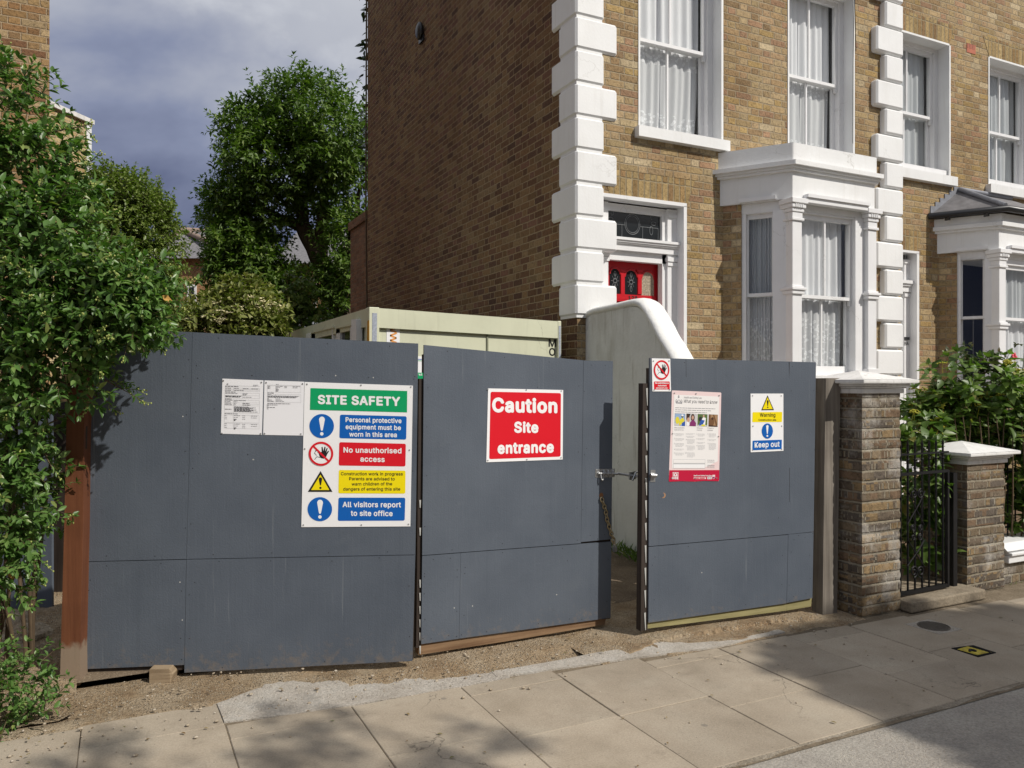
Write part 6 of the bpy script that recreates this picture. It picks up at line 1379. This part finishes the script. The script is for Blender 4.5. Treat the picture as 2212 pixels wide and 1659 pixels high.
# --- big tree
def limb(mb,pts,r0,r1,n=8):
    P=[Vector(p) for p in pts]; out=[]
    for i in range(len(P)-1):
        for k in range(4): out.append(P[i].lerp(P[i+1],k/4)+Vector(rng.normal(0,.02,3)*(r0*3)))
    out.append(P[-1]); mb.tube(out,[r0+(r1-r0)*i/(len(out)-1) for i in range(len(out))],n,0,False)
bt=thing('tree','big dark green ash tree rising beside the brick flank wall','tree',gp(745,918)); bt.location=pd(745,829.5,21)-Vector((0,0,1.6)); WLOC[bt.name]=Vector(bt.location)
TD=21.0; tp_=lambda x,y,dd=0:pd(x,y,TD+dd)
tk=MB(); 
limb(tk,[tp_(748,965),tp_(745,700),tp_(722,620),tp_(690,555),tp_(655,490)],.34,.22); limb(tk,[tp_(655,490),tp_(600,470),tp_(540,430)],.18,.05); limb(tk,[tp_(655,490),tp_(640,380),tp_(650,280)],.18,.05); limb(tk,[tp_(690,555),tp_(700,440),tp_(730,330)],.2,.05); limb(tk,[tp_(722,620),tp_(760,520),tp_(780,400)],.2,.05); limb(tk,[tp_(640,380),tp_(590,320),tp_(560,250)],.1,.03); limb(tk,[tp_(600,470),tp_(530,500),tp_(480,520)],.1,.03); limb(tk,[tp_(735,660),tp_(660,610),tp_(560,590)],.12,.04)
tk.build('trunk',M['bark'],bt)
pl=Plant()
tb=[(672,255,95,62,1.6,120),(590,300,100,62,1.5,115),(728,310,75,90,1.6,110),(565,360,65,60,1.3,70),(640,370,120,80,1.7,150),(745,410,70,90,1.5,90),(535,285,32,44,.8,20),(520,490,50,75,1.2,75),(570,465,70,50,1.3,75),(505,440,34,42,.8,40),(495,520,28,55,.8,36),(535,560,45,65,1.0,60),(540,560,70,60,1.3,85),(625,620,45,40,1.1,40),(520,605,50,45,1.1,50),(600,650,75,50,1.2,75),(540,650,60,40,1,45),(770,540,45,90,1.2,70),(745,640,60,70,1.1,100),(705,455,50,45,1.2,40)]
for (x,y,rx,ry,rd,n) in tb:
    P,D=blob_points(x,y,rx,ry,TD+rng.uniform(-.6,.6),rd,int(n*1.5),.4,.6)
    for p,dd in zip(P,D):
        nd=unit(dd*.9+np.array([0,0,.25])+rng.normal(0,.35,3))
        for k in range(2): pl.sprig(p+rng.normal(0,.12,3),unit(nd+rng.normal(0,.4,3)),rng.uniform(.35,.6),5,rng.uniform(.15,.22),.40,.5,0)
pl.build(bt,M['ash'],'small',names=('crown','twigs','buds'))
# ivy on top of the flank wall corner and a creeper column
iv=thing('ivy','thin dark ivy edging the far top corner of the brick flank wall','ivy',(XL,13.86,6.5)); pl=Plant()
for k in range(150):
    z=rng.uniform(5.4,10.2); y=13.88+rng.uniform(-.02,.14); 
    pl.leaf(np.array([XL+rng.uniform(-.06,.1),y,z]),np.array([rng.normal(-.6,.4),rng.uniform(.3,1),rng.normal(0,.5)]),np.array([-.6,-.3,.8])+rng.normal(0,.4,3),rng.uniform(.09,.16),rng.uniform(.08,.12))
pl.tw.tube([(XL+.02,13.88,.2),(XL-.02,13.90,5),(XL,13.90,10.2)],.015,5)
pl.build(iv,M['ivy'],'ovate')
cl=thing('climbing_plant','narrow column of bright green climber between the elder and the far brick house','plant',pd(650,840,13)); pl=Plant()
for (x,y,rx,ry,n) in ((648,610,13,25,26),(652,650,17,40,50),(672,690,30,40,50),(640,700,30,30,40)):
    P,D=blob_points(x,y,rx,ry,13,.25,n,.3,.7)
    for p,dd in zip(P,D): pl.sprig(p,unit(dd+np.array([0,0,-.4])+rng.normal(0,.3,3)),.2,4,rng.uniform(.07,.11),.8,.5,.003)
pl.tw.tube([pd(655,1040,13),pd(655,830,13),pd(650,600,13)],[.05,.04,.02],6)
pl.build(cl,M['hydr'],'ovate')
# elder with flat cream flower heads
el_=thing('elder_bush','elder bush covered in flat cream flower heads above the hoarding','bush',pd(510,975,9.2)); pl=Plant(); fls=[]
for (x,y,rx,ry,rd,n) in ((500,712,85,50,.7,230),(545,690,50,48,.5,180),(440,735,45,38,.6,110),(570,730,38,34,.4,80),(530,652,38,22,.4,80)):
    P,D=blob_points(x,y,rx,ry,9.2,rd,n,.5,.8)
    for p,dd in zip(P,D): pl.sprig(p,unit(dd*.8+np.array([0,0,.5])+rng.normal(0,.3,3)),.2,4,rng.uniform(.08,.12),.48,.4,.003)
    P,D=blob_points(x,y,rx,ry,9.2,rd,int(n*.38),.98,.9)
    for p,dd in zip(P,D):
        if dd[2]>.02: fls.append(p+np.array([0,0,.05]))
pl.tw.tube([pd(510,975,9.2),pd(510,850,9.2),pd(515,730,9.2)],[.06,.05,.02],6)
pl.build(el_,M['elder'],'privet')
um=MB(); 
for k in range(26):
    a,r=rng.uniform(0,6.28),.085*math.sqrt(rng.random()); um.ellipsoid((r*math.cos(a),r*math.sin(a),.012-r*r*2+rng.normal(0,.004)),.014,.014,.006,5,3)
for k in range(5): um.tube([(0,0,-.06),(.05*math.cos(k*1.26),.05*math.sin(k*1.26),.004)],.002,3,0,False)
ub=um.build('flower_head',M['umbel']); ub.parent=el_
for i,p in enumerate(fls[:95]):
    o=ub if i==0 else ub.copy()
    if i: COL.objects.link(o); o.parent=el_
    o.location=Vector(p)-WLOC[el_.name]; o.rotation_euler=(rng.normal(0,.2),rng.normal(0,.2),rng.uniform(0,6)); k=rng.uniform(.8,1.4); o.scale=(k,k,k)
# hydrangea and rose on the right
hy=thing('hydrangea_bush','broad-leaved green bush with yellow-green flower heads behind the iron gate and short pier','bush',pd(2100,1090,6.6)); pl=Plant(); fls=[]
for (x,y,rx,ry,d,rd,n) in ((2030,905,80,55,6.8,.35,80),(2110,912,95,58,6.85,.35,110),(2195,915,75,70,6.85,.35,90),(1985,945,45,55,6.6,.25,40),(2000,1170,70,90,6.3,.2,70),(1970,1040,40,100,6.2,.2,50),(2080,955,100,35,6.8,.2,60),(2210,1040,50,100,6.75,.2,70),(2000,1090,75,150,6.75,.3,120),(2060,1030,60,70,6.8,.2,60),(2215,1130,45,55,6.7,.15,40),(2100,830,90,40,6.7,.3,40)):
    P,D=blob_points(x,y,rx,ry,d,rd,n,.4,.7)
    for p,dd in zip(P,D):
        pl.sprig(p,unit(dd*.7+np.array([0,0,.8])+rng.normal(0,.25,3)),rng.uniform(.10,.18),3,rng.uniform(.085,.13),.58,.2,.003,up=(0,-.35,1),spread=1.3)
    P,D=blob_points(x,y,rx,ry,d,rd,int(n*.26),.97,.9)
    for p,dd in zip(P,D):
        if dd[2]>-.1 and y<1000: fls.append(p+np.array([0,0,.10]))
for k in range(14): a=np.array(pd(2030+k*14,1085,6.6)); a[2]=.05; b=np.array(pd(1990+k*18,900,6.45)); pl.tw.tube([a,(a+b)/2+rng.normal(0,.05,3),b],[.008,.007,.004],5,0,False)
pl.build(hy,M['hydr'],'ovate')
hf=MB()
for k in range(22):
    a,r=rng.uniform(0,6.28),.045*math.sqrt(rng.random()); hf.ellipsoid((r*math.cos(a),r*math.sin(a),.006-r*r*3+rng.normal(0,.003)),.008,.008,.006,5,3)
hf.tube([(0,0,-.11),(0,0,0)],.0022,4,0,False)
ub=hf.build('flower_head',M['hflower']); ub.parent=hy
for i,p in enumerate(fls[:60]):
    o=ub if i==0 else ub.copy()
    if i: COL.objects.link(o); o.parent=hy
    o.location=Vector(p)-WLOC[hy.name]; o.rotation_euler=(rng.normal(0,.25),rng.normal(0,.25),rng.uniform(0,6)); k=rng.uniform(.6,1.2); o.scale=(k,k,k)
ro=thing('rose_bush','thin rose bush with bronze-tinged leaves and one pink bloom in front of the neighbouring bay','bush',pd(2150,1080,6.9)); pl=Plant()
z8=ZM(3500,1300,3.3177)
for path in ([(1000,760),(960,480),(900,330),(880,190)],[(1240,760),(1245,520),(1250,380),(1290,280)],[(1350,760),(1400,560),(1540,430),(1600,340)],[(1600,900),(1700,720),(1740,560),(1760,420),(1770,180)],[(960,480),(1000,330),(1010,280)],[(1250,480),(1340,420),(1390,380)],[(1240,600),(1140,430),(1130,400)],[(1400,600),(1500,560),(1560,510)],[(1640,800),(1560,620),(1640,560)],[(1100,760),(1060,600),(1050,520)]):
    q=[np.array(pd(*z8(*p),6.9-.15*(i%2))) for i,p in enumerate(path)]; pl.tw.tube(q,[.006-.004*i/len(q) for i in range(len(q))],5,0,False)
    for i in range(1,len(q)):
        for t in np.linspace(.15,1,4):
            p=q[i-1]+(q[i]-q[i-1])*t
            if path[-1]==(1600,340) and i==3: continue
            pl.sprig(p,rng.normal(0,1,3)*np.array([1,.6,.35])+np.array([0,-.3,.15]),.09,2,rng.uniform(.045,.06),.62,.2,.0015,up=(0,-.4,1))
pl.build(ro,M['rose'],'ovate',twmat='stem')
fl_=MB(); c=pd(*z8(1618,345),6.8)
for k in range(14):
    a=k*2.4; r=.010+.0011*k; fl_.ellipsoid(c+Vector((r*math.cos(a),-.004*k*.3,r*math.sin(a))),.014,.007,.015,6,4)
fl_.build('rose_bloom',M['pink'],ro)
# grass at the foot of the wing wall
gt_=thing('grass_tuft','small tuft of grass and weeds at the foot of the rendered wing wall','grass',gp(1360,1190)); g=MB()
for k in range(130):
    p=Vector((4.06+random.uniform(-.12,.03),5.75+random.uniform(-.28,.28),.08)); h=random.uniform(.04,.14); l=Vector((random.uniform(-.06,.04),random.uniform(-.06,.06),h)); w=Vector((random.uniform(-1,1),random.uniform(-1,1),0)).normalized()*.004
    g.add([p-w,p+w,p+l*.6+w*.6,p+l*1.0+Vector((l.x,l.y,-.2*h))*.4],[(0,1,2,3)])
g.build('blades',M['hydr'],gt_)
wd=MB()
for k in range(60):
    x=random.uniform(6.25,8.5); p=Vector((x,3.835,0)); h=random.uniform(.01,.05); wd.add([p+Vector((-.004,0,0)),p+Vector((.004,0,0)),p+Vector((random.uniform(-.02,.02),-.012,h))],[(0,1,2)])
tag(wd.build('weeds',M['hydr']),'tiny weeds growing along the foot of the low garden wall','weeds',kind='stuff')
# --- background houses
M['ridge']=plain('weathered_ridge_tile',(.26,.19,.15),.8)
def far_house(name,label,x0,x1,yt,d,ridge,wall,roofm,depth=8,yaw=0.1):
    t=thing(name,label,'house',pd((x0+x1)/2,829.5,d)-Vector((0,0,1.6))); a=pd(x0,yt,d); b=pd(x1,yt,d); h=Vector((b.x-a.x,b.y-a.y,0)).normalized(); f=Fr((a.x,a.y),(h.x,h.y)); L_=(Vector((b.x-a.x,b.y-a.y,0))).length
    mb=MB(); f.box(mb,0,L_,-depth,0,0,a.z); mb.build('brick_wall',wall,t); return t,f,L_,a.z
t,f,L_,ze_=far_house('house','distant ochre house with a hipped slate roof between the shrub and the tree',320,520,558,30,0,M['brick_far'],M['slate'])
mb=MB(); u,zr=f.uz(394,497,-2.5); u2=f.uz(560,497,-2.5)[0]; e=.35
A=[f.w(-e,e,ze_-.05),f.w(L_+e,e,ze_-.05),f.w(L_+e,-8,ze_-.05),f.w(-e,-8,ze_-.05)]; r1,r2=f.w(u,-2.5,zr),f.w(u2,-3.5,zr)
mb.add(A+[r1,r2],[(0,1,5,4),(1,2,5),(2,3,4,5),(3,0,4)]); mb.build('roof',M['slate'],t)
mb=MB(); mb.tube([A[0],r1],.12,6); mb.tube([r1,r2],.12,6); mb.tube([r1,A[1]],.12,6); mb.build('ridge_tiles',M['ridge'],t)
mb=MB(); a_,b_=f.uz(405,615),f.uz(425,662); f.box(mb,a_[0],b_[0],0,.05,b_[1],a_[1]); w_=mb.build('window_frame',M['white_wood'],t); mb=MB(); f.box(mb,a_[0]+.08,b_[0]-.08,.051,.06,b_[1]+.1,a_[1]-.1); mb.build('window',M['dark_glass'],t)
t,f,L_,ze_=far_house('house','distant orange brick house with a white window glimpsed under the tree',600,711,570,27,0,M['brick_far'],M['slate'])
mb=MB(); mb.prism([f.w(-.3,.3,ze_-.02),f.w(-.3,-8,ze_-.02),f.w(-.3,-4,ze_+2.0)],f.h*(L_+.4)); mb.build('roof',M['slate'],t)
mb=MB(); a_,b_=f.uz(660,602),f.uz(684,640); f.box(mb,a_[0],b_[0],0,.10,f.uz(660,672)[1],a_[1]); f.box(mb,a_[0],b_[0]+.08,0,.18,f.uz(660,676)[1],f.uz(660,669)[1]); w_=mb.build('window_frame',M['white_wood'],t)
mb=MB(); c_=f.uz(679,604); f.box(mb,a_[0]+.1,c_[0],.101,.11,f.uz(660,641)[1],f.uz(660,607)[1]); f.box(mb,a_[0]+.1,c_[0],.101,.11,f.uz(660,667)[1],f.uz(660,646)[1]); mb.build('window',M['dark_glass'],t)
mb=MB(); q=f.uz(707,600)[0]; mb.cyl(f.w(q,.08,.2),f.w(q,.08,ze_-.1),.06,8); mb.build('downpipe',M['gutter'],t)
mb=MB(); p=[f.w(f.uz(x,y)[0],o,f.uz(x,y)[1]) for x,y,o in ((655,704,.9),(712,704,.9),(702,681,.02),(665,681,.02))]; mb.poly(p); mb.poly([p[0],p[1],f.w(f.uz(712,704)[0],.9,0),f.w(f.uz(655,704)[0],.9,0)]); mb.build('bay_roof',M['lead'],t)
# --- street tree across the road (outside the frame; its crown throws the shade on the pavement)
stt=thing('street_tree','leafy street tree across the road whose crown shades the right of the pavement','tree',(9.0,-5.6,0)); k=10.4
tk=MB(); cA=Vector((5.45,1.15,0))+S*k; limb(tk,[(9.0,-5.6,-.05),(9.0,-5.6,2.5),(8.95,-5.5,4.6),tuple(cA)],.24,.08)
br=[Vector((x,y,0))+S*k for x,y in ((.87,3.70),(.74,3.52),(.60,3.30),(.45,3.12),(1.28,3.14),(1.52,3.10),(1.05,2.98),(-.08,3.78),(.02,3.58))]
limb(tk,[tuple(cA),tuple(Vector((3.0,1.5,0))+S*k),tuple(Vector((1.5,2.1,0))+S*k),tuple(br[6])],.05,.015); limb(tk,[tuple(br[6]),tuple(br[5])],.012,.008); limb(tk,[tuple(br[5]),tuple(br[3]),tuple(br[0])],.02,.01); limb(tk,[tuple(br[3]),tuple(br[7])],.015,.008)
tk.build('trunk',M['bark'],stt)
pl=Plant()
q=unit(rng.normal(0,1,(8500,3))); r=rng.uniform(.05,1,8500)**.4
lat=Vector((math.cos(SUN_AZ),math.sin(SUN_AZ),0)); up_=lat.cross(S)*-1
for a,rr in zip(q,r):
    p=np.array(cA)+np.array(lat)*a[0]*rr*1.72+np.array(S)*a[1]*rr*1.6+np.array(S.cross(lat))*a[2]*rr*1.86
    pl.sprig(p,unit(a+rng.normal(0,.6,3)),.2,3,rng.uniform(.13,.19),.6,.3,0)
q=unit(rng.normal(0,1,(2200,3))); r=rng.uniform(.05,1,2200)**.4; cB=Vector((4.45,2.45,0))+S*k
for a,rr in zip(q,r):
    p=np.array(cB)+np.array(lat)*a[0]*rr*.85+np.array(S)*a[1]*rr*.9+np.array(S.cross(lat))*a[2]*rr*.85
    pl.sprig(p,unit(a+rng.normal(0,.6,3)),.2,3,rng.uniform(.13,.19),.6,.3,0)
for b in br:
    for j in range(11): pl.sprig(np.array(b)+rng.normal(0,.062,3),rng.normal(0,1,3),.18,3,rng.uniform(.08,.12),.55,.2,0)
pl.build(stt,M['ash'],'small',names=('crown','twigs','buds'))

# --- terrace on the other side of the street (behind the camera; it is mirrored in the window panes)
op=thing('terraced_house','brick terrace across the street behind the photographer, mirrored faintly in the windows','house',(6,-17,0))
OF=Fr((30,-17),(-1,0)); hs=[]
for k in range(11):
    for z0,z1 in ((.9,2.6),(3.7,5.5),(6.4,7.9)): hs.append((1.2+k*4.6,2.4+k*4.6,z0,z1)); hs.append((3.2+k*4.6,4.3+k*4.6,z0,z1))
mb=MB(); wall_grid(mb,OF,0,52,0,8.8,hs,.15,0,1); mb.build('front_wall',[M['brick_front'],M['white']],op)
mb=MB()
for a,b,c,d in hs: mb.poly([OF.w(a,-.14,c),OF.w(b,-.14,c),OF.w(b,-.14,d),OF.w(a,-.14,d)])
g_=mb.build('windows',M['dark_glass'],op); g_['kind']='stuff'
mb=MB(); mb.prism([OF.w(-.3,.4,8.81),OF.w(-.3,-9,8.81),OF.w(-.3,-4.5,11.2)],OF.h*52.6); mb.build('roof',M['slate'],op)
mb=MB(); mb.poly([OF.w(0,-9,0),OF.w(52,-9,0),OF.w(52,-9,8.8),OF.w(0,-9,8.8)]); mb.poly([OF.w(52,0,0),OF.w(52,0,8.8),OF.w(52,-9,8.8),OF.w(52,-9,0)]); mb.build('rear_wall',M['brick_side'],op)
# --- litter: a few fallen leaves and scraps on the ground
lv=[];ld=[];lu=[];ll_=[]
for k in range(90):
    x=random.uniform(-.5,5.5); y=random.choice([random.uniform(2.6,3.9),random.uniform(3.85,4.3)]); lv.append((x,y,.006 if y<3.9 else .02)); a=random.uniform(0,6.28); ld.append((math.cos(a),math.sin(a),.08)); lu.append((.1,.1,1)); ll_.append(random.uniform(.012,.03))
M['litter']=leaf_mat('fallen_leaf',[(0,(.16,.10,.045)),(.5,(.26,.19,.08)),(1,(.12,.15,.05))],.7,.1)
o=leaf_obj('leaf_litter',M['litter'],None,lv,ld,lu,ll_,np.array(ll_)*.5,'privet'); tag(o,'small fallen leaves scattered on the pavement and dirt below the hoarding','leaves',kind='stuff')
